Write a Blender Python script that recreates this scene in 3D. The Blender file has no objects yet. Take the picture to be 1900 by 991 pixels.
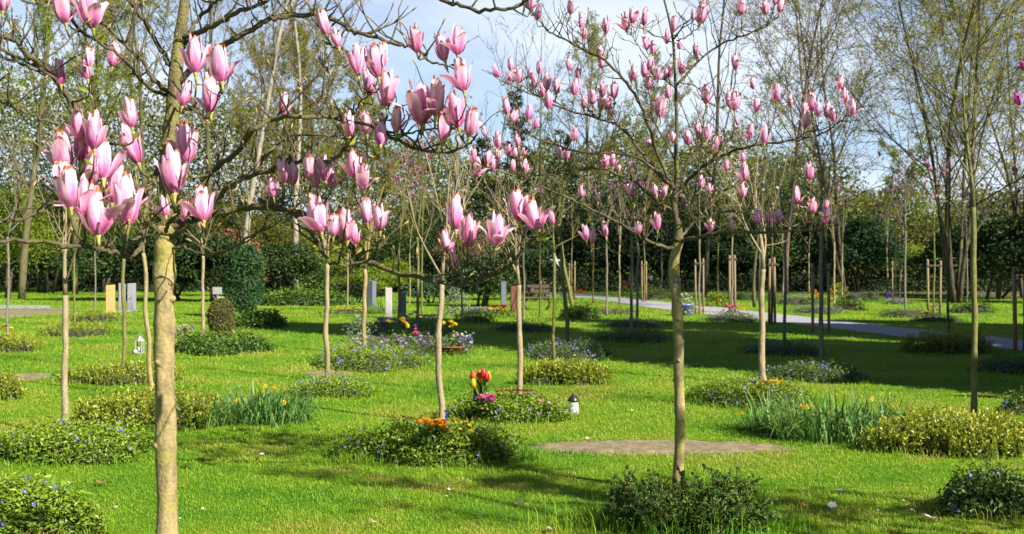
import bpy, math, random
import numpy as np
from mathutils import Vector, Matrix

R = math.radians
F = 2200.0          # focal length in pixels of the 1900 px wide photograph
H = 1.65            # eye height
CX, CY = 950.0, 480.0
scene = bpy.context.scene
COL = scene.collection

def at(px, py, d):
    return np.array([(px - CX) / F * d, d, H - (py - CY) / F * d])

def depth_of(py):
    return H * F / (py - CY)

def ground(px, py):
    p = at(px, py, depth_of(py)); p[2] = 0.0
    return p

# ------------------------------------------------------------------ materials
def new_mat(name):
    m = bpy.data.materials.new(name); m.use_nodes = True
    nt = m.node_tree; nt.nodes.clear()
    out = nt.nodes.new('ShaderNodeOutputMaterial')
    return m, nt, out

def N(nt, t, **kw):
    n = nt.nodes.new(t)
    for k, v in kw.items():
        setattr(n, k, v)
    return n

def rgba(c):
    return (c[0], c[1], c[2], 1.0)

def ramp(nt, stops):
    r = N(nt, 'ShaderNodeValToRGB')
    el = r.color_ramp.elements
    el[0].position, el[0].color = stops[0][0], rgba(stops[0][1])
    el[1].position, el[1].color = stops[-1][0], rgba(stops[-1][1])
    for p, c in stops[1:-1]:
        e = el.new(p); e.color = rgba(c)
    return r

def leaf_mat(name, stops, transl=0.35, rough=0.5, spec=0.3, hue=0.485):
    m, nt, out = new_mat(name)
    a = N(nt, 'ShaderNodeAttribute', attribute_name='rnd')
    r = ramp(nt, stops)
    nt.links.new(a.outputs['Fac'], r.inputs[0])
    col = r.outputs[0]
    p = N(nt, 'ShaderNodeBsdfPrincipled')
    p.inputs['Roughness'].default_value = rough
    p.inputs['Specular IOR Level'].default_value = spec
    nt.links.new(col, p.inputs['Base Color'])
    t = N(nt, 'ShaderNodeBsdfTranslucent')
    hs = N(nt, 'ShaderNodeHueSaturation')
    hs.inputs['Hue'].default_value = hue if 'petal' not in name else 0.5
    hs.inputs['Saturation'].default_value = 1.15
    hs.inputs['Value'].default_value = 1.25
    nt.links.new(col, hs.inputs['Color'])
    nt.links.new(hs.outputs[0], t.inputs['Color'])
    mx = N(nt, 'ShaderNodeMixShader'); mx.inputs[0].default_value = transl
    nt.links.new(p.outputs[0], mx.inputs[1]); nt.links.new(t.outputs[0], mx.inputs[2])
    nt.links.new(mx.outputs[0], out.inputs[0])
    return m

def plain_mat(name, c1, c2=None, scale=8.0, rough=0.7, bump=0.2, spec=0.3, detail=6.0, metallic=0.0, stretch=(1, 1, 1)):
    m, nt, out = new_mat(name)
    tc = N(nt, 'ShaderNodeTexCoord')
    mp = N(nt, 'ShaderNodeMapping'); mp.inputs['Scale'].default_value = stretch
    nt.links.new(tc.outputs['Object'], mp.inputs[0])
    no = N(nt, 'ShaderNodeTexNoise'); no.inputs['Scale'].default_value = scale
    no.inputs['Detail'].default_value = detail; no.inputs['Roughness'].default_value = 0.65
    nt.links.new(mp.outputs[0], no.inputs['Vector'])
    r = ramp(nt, [(0.32, c1), (0.68, c2 or tuple(0.7 * x for x in c1))])
    nt.links.new(no.outputs['Fac'], r.inputs[0])
    p = N(nt, 'ShaderNodeBsdfPrincipled')
    p.inputs['Roughness'].default_value = rough
    p.inputs['Specular IOR Level'].default_value = spec
    p.inputs['Metallic'].default_value = metallic
    nt.links.new(r.outputs[0], p.inputs['Base Color'])
    if bump:
        b = N(nt, 'ShaderNodeBump'); b.inputs['Strength'].default_value = bump; b.inputs['Distance'].default_value = 0.02
        nt.links.new(no.outputs['Fac'], b.inputs['Height'])
        nt.links.new(b.outputs[0], p.inputs['Normal'])
    nt.links.new(p.outputs[0], out.inputs[0])
    return m

def bark_mat(name, base, dark, lichen, lich_amount=0.5, scale=14.0, bump=0.5, fine=90.0):
    m, nt, out = new_mat(name)
    tc = N(nt, 'ShaderNodeTexCoord')
    mp = N(nt, 'ShaderNodeMapping'); mp.inputs['Scale'].default_value = (1, 1, 0.45)
    nt.links.new(tc.outputs['Object'], mp.inputs[0])
    n1 = N(nt, 'ShaderNodeTexNoise'); n1.inputs['Scale'].default_value = scale
    n1.inputs['Detail'].default_value = 8; n1.inputs['Roughness'].default_value = 0.7
    nt.links.new(mp.outputs[0], n1.inputs['Vector'])
    n2 = N(nt, 'ShaderNodeTexNoise'); n2.inputs['Scale'].default_value = scale * 0.45
    n2.inputs['Detail'].default_value = 5
    nt.links.new(tc.outputs['Object'], n2.inputs['Vector'])
    n3 = N(nt, 'ShaderNodeTexNoise'); n3.inputs['Scale'].default_value = fine; n3.inputs['Detail'].default_value = 4
    nt.links.new(tc.outputs['Object'], n3.inputs['Vector'])
    r1 = ramp(nt, [(0.3, dark), (0.55, base), (0.8, tuple(min(1, 1.15 * x) for x in base))])
    nt.links.new(n1.outputs['Fac'], r1.inputs[0])
    r2 = ramp(nt, [(0.62 - 0.3 * lich_amount, (0, 0, 0)), (0.75 - 0.2 * lich_amount, (1, 1, 1))])
    nt.links.new(n2.outputs['Fac'], r2.inputs[0])
    mx = N(nt, 'ShaderNodeMix', data_type='RGBA')
    nt.links.new(r2.outputs[0], mx.inputs['Factor'])
    nt.links.new(r1.outputs[0], mx.inputs['A']); mx.inputs['B'].default_value = rgba(lichen)
    r3 = ramp(nt, [(0.3, (0.55, 0.52, 0.48)), (0.5, (1, 1, 1))])
    nt.links.new(n3.outputs['Fac'], r3.inputs[0])
    ml = N(nt, 'ShaderNodeMix', data_type='RGBA', blend_type='MULTIPLY'); ml.inputs['Factor'].default_value = 0.6
    nt.links.new(mx.outputs['Result'], ml.inputs['A']); nt.links.new(r3.outputs[0], ml.inputs['B'])
    p = N(nt, 'ShaderNodeBsdfPrincipled'); p.inputs['Roughness'].default_value = 0.85
    p.inputs['Specular IOR Level'].default_value = 0.2
    nt.links.new(ml.outputs['Result'], p.inputs['Base Color'])
    ad = N(nt, 'ShaderNodeMath', operation='ADD')
    nt.links.new(n1.outputs['Fac'], ad.inputs[0]); nt.links.new(n3.outputs['Fac'], ad.inputs[1])
    b = N(nt, 'ShaderNodeBump'); b.inputs['Strength'].default_value = min(1, bump * 1.7); b.inputs['Distance'].default_value = 0.010
    nt.links.new(ad.outputs[0], b.inputs['Height']); nt.links.new(b.outputs[0], p.inputs['Normal'])
    nt.links.new(p.outputs[0], out.inputs[0])
    return m

def petal_mat(name, deep, mid, pale, brown=0.0, transl=0.3):
    m, nt, out = new_mat(name)
    au = N(nt, 'ShaderNodeAttribute', attribute_name='pu')
    av = N(nt, 'ShaderNodeAttribute', attribute_name='pv')
    ar = N(nt, 'ShaderNodeAttribute', attribute_name='rnd')
    tc = N(nt, 'ShaderNodeTexCoord')
    mp = N(nt, 'ShaderNodeMapping'); mp.inputs['Scale'].default_value = (1, 1, 0.25)
    nt.links.new(tc.outputs['Object'], mp.inputs[0])
    no = N(nt, 'ShaderNodeTexNoise'); no.inputs['Scale'].default_value = 16; no.inputs['Detail'].default_value = 4
    nt.links.new(mp.outputs[0], no.inputs['Vector'])
    # f = pu*0.75 + |pv|*0.3 + (noise-.5)*0.35 + (rnd-.5)*.25
    def mad(a, k, b):
        x = N(nt, 'ShaderNodeMath', operation='MULTIPLY_ADD')
        nt.links.new(a, x.inputs[0]); x.inputs[1].default_value = k
        if isinstance(b, float): x.inputs[2].default_value = b
        else: nt.links.new(b, x.inputs[2])
        return x.outputs[0]
    f = mad(au.outputs['Fac'], 0.72, -0.33)
    f = mad(av.outputs['Fac'], 0.42, f)
    f = mad(no.outputs['Fac'], 0.4, f)
    f = mad(ar.outputs['Fac'], 0.25, f)
    r = ramp(nt, [(0.0, deep), (0.38, mid), (0.85, pale)])
    nt.links.new(f, r.inputs[0])
    geo = N(nt, 'ShaderNodeNewGeometry')
    mi = N(nt, 'ShaderNodeMix', data_type='RGBA')
    g = N(nt, 'ShaderNodeMath', operation='MULTIPLY'); g.inputs[1].default_value = 0.6
    nt.links.new(geo.outputs['Backfacing'], g.inputs[0])
    nt.links.new(g.outputs[0], mi.inputs['Factor'])
    nt.links.new(r.outputs[0], mi.inputs['A']); mi.inputs['B'].default_value = rgba(pale)
    col = mi.outputs['Result']
    if brown:
        # bruised brown tips on some petals
        t = mad(au.outputs['Fac'], 1.0, 0.0)
        t = mad(ar.outputs['Fac'], 0.16, t)
        t = mad(no.outputs['Fac'], 0.18, t)
        rb = ramp(nt, [(0.0, (0, 0, 0)), (1.0, (1, 1, 1))])
        sub = N(nt, 'ShaderNodeMapRange'); sub.inputs['From Min'].default_value = 1.13 - 0.04 * brown
        sub.inputs['From Max'].default_value = 1.19 - 0.04 * brown
        nt.links.new(t, sub.inputs['Value'])
        mb = N(nt, 'ShaderNodeMix', data_type='RGBA')
        nt.links.new(sub.outputs[0], mb.inputs['Factor'])
        nt.links.new(col, mb.inputs['A']); mb.inputs['B'].default_value = rgba((0.30, 0.085, 0.025))
        col = mb.outputs['Result']
    p = N(nt, 'ShaderNodeBsdfPrincipled'); p.inputs['Roughness'].default_value = 0.45
    p.inputs['Specular IOR Level'].default_value = 0.25
    nt.links.new(col, p.inputs['Base Color'])
    b = N(nt, 'ShaderNodeBump'); b.inputs['Strength'].default_value = 0.25; b.inputs['Distance'].default_value = 0.01
    nt.links.new(no.outputs['Fac'], b.inputs['Height']); nt.links.new(b.outputs[0], p.inputs['Normal'])
    t = N(nt, 'ShaderNodeBsdfTranslucent'); nt.links.new(col, t.inputs['Color'])
    mx = N(nt, 'ShaderNodeMixShader'); mx.inputs[0].default_value = transl
    nt.links.new(p.outputs[0], mx.inputs[1]); nt.links.new(t.outputs[0], mx.inputs[2])
    nt.links.new(mx.outputs[0], out.inputs[0])
    return m

def lawn_mat():
    m, nt, out = new_mat('lawn_turf')
    tc = N(nt, 'ShaderNodeTexCoord')
    n1 = N(nt, 'ShaderNodeTexNoise'); n1.inputs['Scale'].default_value = 0.55; n1.inputs['Detail'].default_value = 5
    n2 = N(nt, 'ShaderNodeTexNoise'); n2.inputs['Scale'].default_value = 26; n2.inputs['Detail'].default_value = 6
    n2.inputs['Roughness'].default_value = 0.8
    mp = N(nt, 'ShaderNodeMapping'); mp.inputs['Scale'].default_value = (1, 1.0, 1)
    nt.links.new(tc.outputs['Object'], mp.inputs[0])
    nt.links.new(mp.outputs[0], n1.inputs['Vector']); nt.links.new(mp.outputs[0], n2.inputs['Vector'])
    r1 = ramp(nt, [(0.3, (0.058, 0.145, 0.006)), (0.5, (0.11, 0.208, 0.008)), (0.7, (0.165, 0.228, 0.014))])
    nt.links.new(n1.outputs['Fac'], r1.inputs[0])
    r2 = ramp(nt, [(0.3, (0.4, 0.42, 0.4)), (0.6, (1, 1, 1))])
    nt.links.new(n2.outputs['Fac'], r2.inputs[0])
    ml = N(nt, 'ShaderNodeMix', data_type='RGBA', blend_type='MULTIPLY'); ml.inputs['Factor'].default_value = 0.8
    nt.links.new(r1.outputs[0], ml.inputs['A']); nt.links.new(r2.outputs[0], ml.inputs['B'])
    p = N(nt, 'ShaderNodeBsdfPrincipled'); p.inputs['Roughness'].default_value = 0.9
    p.inputs['Specular IOR Level'].default_value = 0.1
    nt.links.new(ml.outputs['Result'], p.inputs['Base Color'])
    b = N(nt, 'ShaderNodeBump'); b.inputs['Strength'].default_value = 0.8; b.inputs['Distance'].default_value = 0.04
    nt.links.new(n2.outputs['Fac'], b.inputs['Height']); nt.links.new(b.outputs[0], p.inputs['Normal'])
    nt.links.new(p.outputs[0], out.inputs[0])
    return m

def grass_mat():
    m, nt, out = new_mat('grass_blades')
    a = N(nt, 'ShaderNodeAttribute', attribute_name='rnd')
    tc = N(nt, 'ShaderNodeTexCoord')
    n1 = N(nt, 'ShaderNodeTexNoise'); n1.inputs['Scale'].default_value = 0.55; n1.inputs['Detail'].default_value = 5
    nt.links.new(tc.outputs['Object'], n1.inputs['Vector'])
    x = N(nt, 'ShaderNodeMath', operation='MULTIPLY_ADD'); x.inputs[1].default_value = 0.45; 
    nt.links.new(a.outputs['Fac'], x.inputs[0])
    n5 = N(nt, 'ShaderNodeTexNoise'); n5.inputs['Scale'].default_value = 3.1; n5.inputs['Detail'].default_value = 4
    nt.links.new(tc.outputs['Object'], n5.inputs['Vector'])
    y0 = N(nt, 'ShaderNodeMath', operation='MULTIPLY_ADD'); y0.inputs[1].default_value = 1.1; y0.inputs[2].default_value = -1.02
    nt.links.new(n5.outputs['Fac'], y0.inputs[0])
    y = N(nt, 'ShaderNodeMath', operation='MULTIPLY_ADD'); y.inputs[1].default_value = 1.95
    nt.links.new(y0.outputs[0], y.inputs[2])
    nt.links.new(n1.outputs['Fac'], y.inputs[0]); nt.links.new(y.outputs[0], x.inputs[2])
    r = ramp(nt, [(0.0, (0.034, 0.12, 0.007)), (0.3, (0.076, 0.205, 0.008)), (0.6, (0.132, 0.262, 0.011)), (0.85, (0.20, 0.29, 0.018)), (1.0, (0.29, 0.27, 0.05))])
    nt.links.new(x.outputs[0], r.inputs[0])
    p = N(nt, 'ShaderNodeBsdfPrincipled'); p.inputs['Roughness'].default_value = 0.55
    p.inputs['Specular IOR Level'].default_value = 0.25
    nt.links.new(r.outputs[0], p.inputs['Base Color'])
    t = N(nt, 'ShaderNodeBsdfTranslucent'); nt.links.new(r.outputs[0], t.inputs['Color'])
    mx = N(nt, 'ShaderNodeMixShader'); mx.inputs[0].default_value = 0.4
    nt.links.new(p.outputs[0], mx.inputs[1]); nt.links.new(t.outputs[0], mx.inputs[2])
    nt.links.new(mx.outputs[0], out.inputs[0])
    return m

M = {}
M['lawn'] = lawn_mat()
M['grass'] = grass_mat()
M['path'] = plain_mat('path_tarmac', (0.25, 0.245, 0.265), (0.16, 0.157, 0.17), scale=60, rough=0.9, bump=0.4)
M['soil'] = plain_mat('bare_soil', (0.185, 0.150, 0.085), (0.085, 0.068, 0.038), scale=9, rough=0.95, bump=0.7, detail=10)
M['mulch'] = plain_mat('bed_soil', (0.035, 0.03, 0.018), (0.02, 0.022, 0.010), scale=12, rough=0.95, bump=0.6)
M['bark_tan'] = bark_mat('bark_tan_lichen', (0.235, 0.185, 0.088), (0.10, 0.078, 0.04), (0.20, 0.175, 0.045), 0.4, scale=16, bump=0.3, fine=60)
M['bark_branch'] = bark_mat('bark_branch', (0.0853, 0.0688, 0.0385), (0.0275, 0.0231, 0.0165), (0.0935, 0.0908, 0.0248), 0.38, scale=30)
M['bark_mossy'] = bark_mat('bark_mossy', (0.125, 0.108, 0.045), (0.035, 0.03, 0.018), (0.15, 0.148, 0.032), 0.45, scale=16)
M['bark_pale'] = bark_mat('bark_pale', (0.252, 0.204, 0.126), (0.144, 0.114, 0.069), (0.192, 0.168, 0.06), 0.25, scale=20)
M['bark_grey'] = bark_mat('bark_grey', (0.15, 0.135, 0.105), (0.072, 0.063, 0.048), (0.132, 0.132, 0.054), 0.3, scale=20)
M['bark_green'] = bark_mat('bark_green', (0.13, 0.1235, 0.0455), (0.0585, 0.0553, 0.026), (0.13, 0.1365, 0.0325), 0.5, scale=20)
M['bark_dark'] = bark_mat('bark_dark', (0.06, 0.052, 0.035), (0.022, 0.02, 0.014), (0.085, 0.085, 0.03), 0.2, scale=6, fine=20)
M['bark_olive'] = bark_mat('bark_olive', (0.091, 0.0805, 0.0385), (0.0385, 0.0336, 0.0196), (0.084, 0.084, 0.0245), 0.4, scale=6, fine=20)
M['bark_birch'] = bark_mat('bark_birch', (0.252, 0.228, 0.186), (0.06, 0.051, 0.039), (0.144, 0.138, 0.072), 0.15, scale=3.5, fine=10)
M['bark_twig'] = bark_mat('bark_twig', (0.1125, 0.075, 0.0562), (0.06, 0.0413, 0.0338), (0.0975, 0.09, 0.0375), 0.2, scale=6, fine=20)
M['bark_red'] = bark_mat('bark_red', (0.112, 0.0525, 0.042), (0.056, 0.028, 0.0245), (0.091, 0.077, 0.035), 0.2, scale=30)
M['pink'] = petal_mat('petal_pink', (0.31, 0.028, 0.17), (0.56, 0.165, 0.36), (0.76, 0.47, 0.58), brown=1.0)
M['pink_far'] = petal_mat('petal_pink_plain', (0.32, 0.05, 0.20), (0.48, 0.16, 0.34), (0.62, 0.34, 0.48), brown=0.0)
M['magenta'] = petal_mat('petal_magenta', (0.17, 0.008, 0.085), (0.30, 0.025, 0.17), (0.45, 0.12, 0.32), brown=0.0)
M['white'] = petal_mat('petal_white', (0.52, 0.47, 0.44), (0.62, 0.60, 0.55), (0.68, 0.67, 0.63), brown=0.0)
M['stalk'] = plain_mat('blossom_stalk', (0.30, 0.26, 0.05), (0.19, 0.18, 0.05), scale=40, rough=0.6, bump=0.1)
M['bud'] = plain_mat('leaf_bud', (0.30, 0.21, 0.08), (0.17, 0.12, 0.05), scale=40, rough=0.6, bump=0.1)
G = lambda a, b, c: [(0.0, a), (0.5, b), (1.0, c)]
M['vinca'] = leaf_mat('periwinkle_leaves', G((0.030, 0.080, 0.010), (0.125, 0.20, 0.014), (0.25, 0.32, 0.022)), 0.3, 0.45, 0.28)
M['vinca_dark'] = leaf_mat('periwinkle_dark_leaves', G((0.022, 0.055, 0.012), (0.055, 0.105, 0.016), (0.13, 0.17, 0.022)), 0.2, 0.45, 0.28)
M['yellowgreen'] = leaf_mat('spindle_leaves', G((0.06, 0.11, 0.012), (0.19, 0.23, 0.018), (0.38, 0.37, 0.04)), 0.3, 0.4, 0.4)
M['ivy'] = leaf_mat('ivy_leaves', G((0.018, 0.055, 0.010), (0.055, 0.12, 0.014), (0.15, 0.20, 0.022)), 0.25, 0.5, 0.25)
M['juniper'] = leaf_mat('juniper_sprays', G((0.020, 0.052, 0.010), (0.055, 0.105, 0.016), (0.14, 0.19, 0.03)), 0.15, 0.6, 0.2)
M['daff'] = leaf_mat('daffodil_leaves', G((0.022, 0.085, 0.018), (0.065, 0.155, 0.032), (0.20, 0.30, 0.09)), 0.35, 0.5, 0.25)
M['yew'] = leaf_mat('yew_leaves_shade_tint', G((0.006, 0.013, 0.005), (0.011, 0.024, 0.007), (0.032, 0.052, 0.011)), 0.1, 0.6, 0.12)  # yew green darkened further: understory shade is put into the leaf colour
M['rhodo'] = leaf_mat('rhododendron_leaves_shade_tint', G((0.007, 0.017, 0.005), (0.016, 0.036, 0.008), (0.055, 0.085, 0.014)), 0.15, 0.5, 0.2)  # leaf tone lowered: it holds the shade the tall trees would cast
M['bright'] = leaf_mat('spring_green_leaves', G((0.055, 0.095, 0.009), (0.125, 0.18, 0.014), (0.24, 0.28, 0.025)), 0.4, 0.5, 0.25)
M['olive'] = leaf_mat('olive_spring_leaves', G((0.070, 0.080, 0.010), (0.150, 0.160, 0.018), (0.27, 0.265, 0.032)), 0.4, 0.6, 0.2)
M['olive_deep'] = leaf_mat('deep_olive_leaves', G((0.028, 0.036, 0.007), (0.075, 0.088, 0.013), (0.165, 0.17, 0.024)), 0.35, 0.6, 0.15)
M['gold'] = leaf_mat('golden_spring_leaves', G((0.13, 0.145, 0.014), (0.24, 0.235, 0.020), (0.35, 0.31, 0.032)), 0.45, 0.6, 0.2)
M['tan'] = leaf_mat('tan_dry_leaves', G((0.13, 0.105, 0.055), (0.21, 0.165, 0.090), (0.30, 0.24, 0.15)), 0.3, 0.7, 0.15)
M['redleaf'] = leaf_mat('reddish_leaves', G((0.13, 0.040, 0.025), (0.22, 0.085, 0.05), (0.30, 0.17, 0.10)), 0.35, 0.6, 0.2)
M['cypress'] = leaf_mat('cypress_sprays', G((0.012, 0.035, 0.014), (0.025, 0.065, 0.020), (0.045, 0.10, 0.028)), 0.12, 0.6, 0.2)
M['topiary'] = leaf_mat('box_leaves', G((0.045, 0.050, 0.012), (0.095, 0.095, 0.020), (0.16, 0.145, 0.035)), 0.2, 0.5, 0.3)
M['silver'] = leaf_mat('silver_leaves', G((0.07, 0.10, 0.055), (0.13, 0.165, 0.095), (0.22, 0.26, 0.17)), 0.3, 0.6, 0.2)
M['violet'] = leaf_mat('violet_petals', G((0.09, 0.07, 0.36), (0.15, 0.125, 0.48), (0.28, 0.25, 0.60)), 0.3, 0.5, 0.2)
M['yellow'] = leaf_mat('yellow_petals', G((0.56, 0.33, 0.012), (0.64, 0.45, 0.02), (0.68, 0.55, 0.07)), 0.3, 0.5, 0.2)
M['orange'] = leaf_mat('orange_petals', G((0.56, 0.17, 0.010), (0.64, 0.26, 0.012), (0.68, 0.38, 0.03)), 0.3, 0.5, 0.2)
M['red'] = leaf_mat('red_petals', G((0.32, 0.004, 0.008), (0.42, 0.010, 0.010), (0.55, 0.12, 0.015)), 0.3, 0.4, 0.3)
M['darkred'] = leaf_mat('dark_red_petals', G((0.16, 0.008, 0.015), (0.28, 0.015, 0.02), (0.45, 0.05, 0.04)), 0.25, 0.5, 0.3)
M['hotpink'] = leaf_mat('hot_pink_petals', G((0.36, 0.008, 0.13), (0.46, 0.02, 0.19), (0.58, 0.22, 0.38)), 0.3, 0.5, 0.2)
M['purple'] = leaf_mat('purple_petals', G((0.10, 0.02, 0.26), (0.20, 0.05, 0.42), (0.42, 0.20, 0.60)), 0.3, 0.5, 0.2)
M['cream'] = leaf_mat('cream_petals', G((0.46, 0.43, 0.37), (0.55, 0.53, 0.48), (0.62, 0.61, 0.58)), 0.3, 0.5, 0.2)
M['rose'] = leaf_mat('rose_petals', G((0.40, 0.14, 0.20), (0.50, 0.28, 0.32), (0.58, 0.46, 0.46)), 0.3, 0.5, 0.2)
M['stake'] = plain_mat('stake_wood', (0.24, 0.175, 0.095), (0.15, 0.11, 0.062), scale=10, rough=0.85, bump=0.3, stretch=(6, 6, 0.6))
M['strap'] = plain_mat('stake_strap', (0.07, 0.055, 0.04), (0.045, 0.035, 0.028), scale=20, rough=0.8, bump=0.2)
M['stone_sand'] = plain_mat('sandstone', (0.36, 0.245, 0.095), (0.29, 0.19, 0.075), scale=9, rough=0.85, bump=0.25)
M['stone_grey'] = plain_mat('grey_granite', (0.22, 0.215, 0.23), (0.16, 0.155, 0.17), scale=25, rough=0.7, bump=0.2)
M['stone_pale'] = plain_mat('pale_limestone', (0.32, 0.30, 0.295), (0.25, 0.235, 0.23), scale=14, rough=0.8, bump=0.2)
M['stone_blue'] = plain_mat('blue_slate', (0.115, 0.125, 0.165), (0.075, 0.082, 0.11), scale=18, rough=0.55, bump=0.2)
M['stone_red'] = plain_mat('red_granite', (0.16, 0.055, 0.04), (0.10, 0.032, 0.025), scale=30, rough=0.5, bump=0.1)
M['engrave'] = plain_mat('engraved_lettering', (0.10, 0.09, 0.08), (0.07, 0.065, 0.06), scale=20, rough=0.8, bump=0.0)
M['terracotta'] = plain_mat('terracotta', (0.20, 0.075, 0.035), (0.14, 0.05, 0.025), scale=12, rough=0.8, bump=0.15)
M['darkpot'] = plain_mat('dark_pot', (0.03, 0.028, 0.03), (0.02, 0.02, 0.02), scale=12, rough=0.5, bump=0.1)
M['bluepot'] = plain_mat('blue_glazed_pot', (0.11, 0.15, 0.30), (0.07, 0.10, 0.22), scale=6, rough=0.25, bump=0.05, spec=0.5)
M['white_paint'] = plain_mat('white_paint', (0.27, 0.27, 0.27), (0.20, 0.20, 0.20), scale=10, rough=0.45, bump=0.05)
M['dark_metal'] = plain_mat('dark_metal', (0.045, 0.043, 0.045), (0.03, 0.03, 0.03), scale=12, rough=0.4, bump=0.05, metallic=0.6)
M['bench_wood'] = plain_mat('bench_wood', (0.085, 0.06, 0.038), (0.05, 0.035, 0.024), scale=8, rough=0.8, bump=0.3, stretch=(0.6, 6, 6))
M['candle'] = plain_mat('candle_wax', (0.45, 0.43, 0.40), (0.38, 0.36, 0.33), scale=10, rough=0.5, bump=0.0)
M['tag'] = plain_mat('tree_tag', (0.03, 0.11, 0.10), (0.02, 0.07, 0.07), scale=60, rough=0.4, bump=0.0)
M['fallen'] = leaf_mat('fallen_petal', G((0.40, 0.20, 0.27), (0.50, 0.34, 0.39), (0.56, 0.50, 0.49)), 0.2, 0.6, 0.2)
M['deadleaf'] = leaf_mat('dead_leaf', G((0.16, 0.06, 0.03), (0.26, 0.10, 0.05), (0.34, 0.17, 0.09)), 0.15, 0.6, 0.2)
def glass_mat():
    m, nt, out = new_mat('lantern_glass')
    p = N(nt, 'ShaderNodeBsdfPrincipled'); p.inputs['Base Color'].default_value = (0.85, 0.88, 0.87, 1)
    p.inputs['Roughness'].default_value = 0.08; p.inputs['Transmission Weight'].default_value = 0.75
    p.inputs['IOR'].default_value = 1.2
    nt.links.new(p.outputs[0], out.inputs[0]); return m
M['glass'] = glass_mat()

# ------------------------------------------------------------------ mesh building
class MB:
    """collects numpy pieces of geometry and links them as one mesh object"""
    def __init__(s):
        s.V, s.Q, s.T, s.n = [], [], [], 0
        s.att = {'rnd': [], 'pu': [], 'pv': []}
        s.qm, s.tm = [], []
    def add(s, V, Q=None, T=None, rnd=0.5, pu=0.0, pv=0.0, mi=0):
        V = np.asarray(V, float).reshape(-1, 3)
        k = len(V)
        if k == 0: return
        s.V.append(V)
        if Q is not None and len(Q):
            Q = np.asarray(Q, np.int64).reshape(-1, 4); s.Q.append(Q + s.n); s.qm.append(np.full(len(Q), mi))
        if T is not None and len(T):
            T = np.asarray(T, np.int64).reshape(-1, 3); s.T.append(T + s.n); s.tm.append(np.full(len(T), mi))
        for key, val in (('rnd', rnd), ('pu', pu), ('pv', pv)):
            s.att[key].append(np.broadcast_to(np.asarray(val, float), (k,)))
        s.n += k
    def mesh(s, name, mats, smooth=True, origin=None):
        me = bpy.data.meshes.new(name)
        V = np.concatenate(s.V) if s.V else np.zeros((0, 3))
        if origin is not None: V = V - np.asarray(origin, float)
        Q = np.concatenate(s.Q) if s.Q else np.zeros((0, 4), np.int64)
        T = np.concatenate(s.T) if s.T else np.zeros((0, 3), np.int64)
        me.vertices.add(len(V)); me.vertices.foreach_set('co', V.astype(np.float32).ravel())
        nl = len(Q) * 4 + len(T) * 3
        me.loops.add(nl)
        me.loops.foreach_set('vertex_index', np.concatenate([Q.ravel(), T.ravel()]).astype(np.int32))
        me.polygons.add(len(Q) + len(T))
        starts = np.concatenate([np.arange(len(Q)) * 4, len(Q) * 4 + np.arange(len(T)) * 3]).astype(np.int32)
        me.polygons.foreach_set('loop_start', starts)
        mi = np.concatenate((s.qm or [np.zeros(0)]) + (s.tm or [np.zeros(0)])).astype(np.int32)
        if not isinstance(mats, (list, tuple)): mats = [mats]
        for m in mats: me.materials.append(m)
        if len(mats) > 1: me.polygons.foreach_set('material_index', mi)
        me.polygons.foreach_set('use_smooth', np.full(len(Q) + len(T), bool(smooth)))
        for key in ('rnd', 'pu', 'pv'):
            a = me.attributes.new(key, 'FLOAT', 'POINT')
            a.data.foreach_set('value', np.concatenate(s.att[key]).astype(np.float32))
        me.update(calc_edges=True); me.validate()
        return me
    def build(s, name, mats, parent=None, smooth=True, loc=None):
        """mesh coordinates are world coordinates; loc moves the origin there"""
        o = bpy.data.objects.new(name, s.mesh(name, mats, smooth, loc))
        COL.objects.link(o)
        if loc is not None: o.location = loc
        if parent is not None:
            o.parent = parent
            o.location = Vector(loc if loc is not None else (0, 0, 0)) - world_loc(parent)
        return o

def world_loc(o):
    v = Vector((0, 0, 0))
    while o is not None:
        v += o.location; o = o.parent
    return v

def tag(o, label=None, cat=None, group=None, kind=None):
    if label: o['label'] = label
    if cat: o['category'] = cat
    if group: o['group'] = group
    if kind: o['kind'] = kind
    return o

def thing(name, label, cat, loc, group=None):
    o = bpy.data.objects.new(name, None); COL.objects.link(o)
    o.location = Vector([float(x) for x in loc]); o.empty_display_size = 0.2
    return tag(o, label, cat, group)

def inst(name, me, parent, loc, rot=(0, 0, 0), scale=1.0):
    o = bpy.data.objects.new(name, me); COL.objects.link(o)
    o.location = Vector([float(x) for x in loc])
    if parent is not None:
        o.parent = parent; o.location = o.location - world_loc(parent)
    o.rotation_euler = rot
    o.scale = (scale,) * 3 if np.isscalar(scale) else scale
    return o

def norm(v):
    v = np.asarray(v, float)
    return v / np.maximum(np.linalg.norm(v, axis=-1, keepdims=True), 1e-9)

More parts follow.
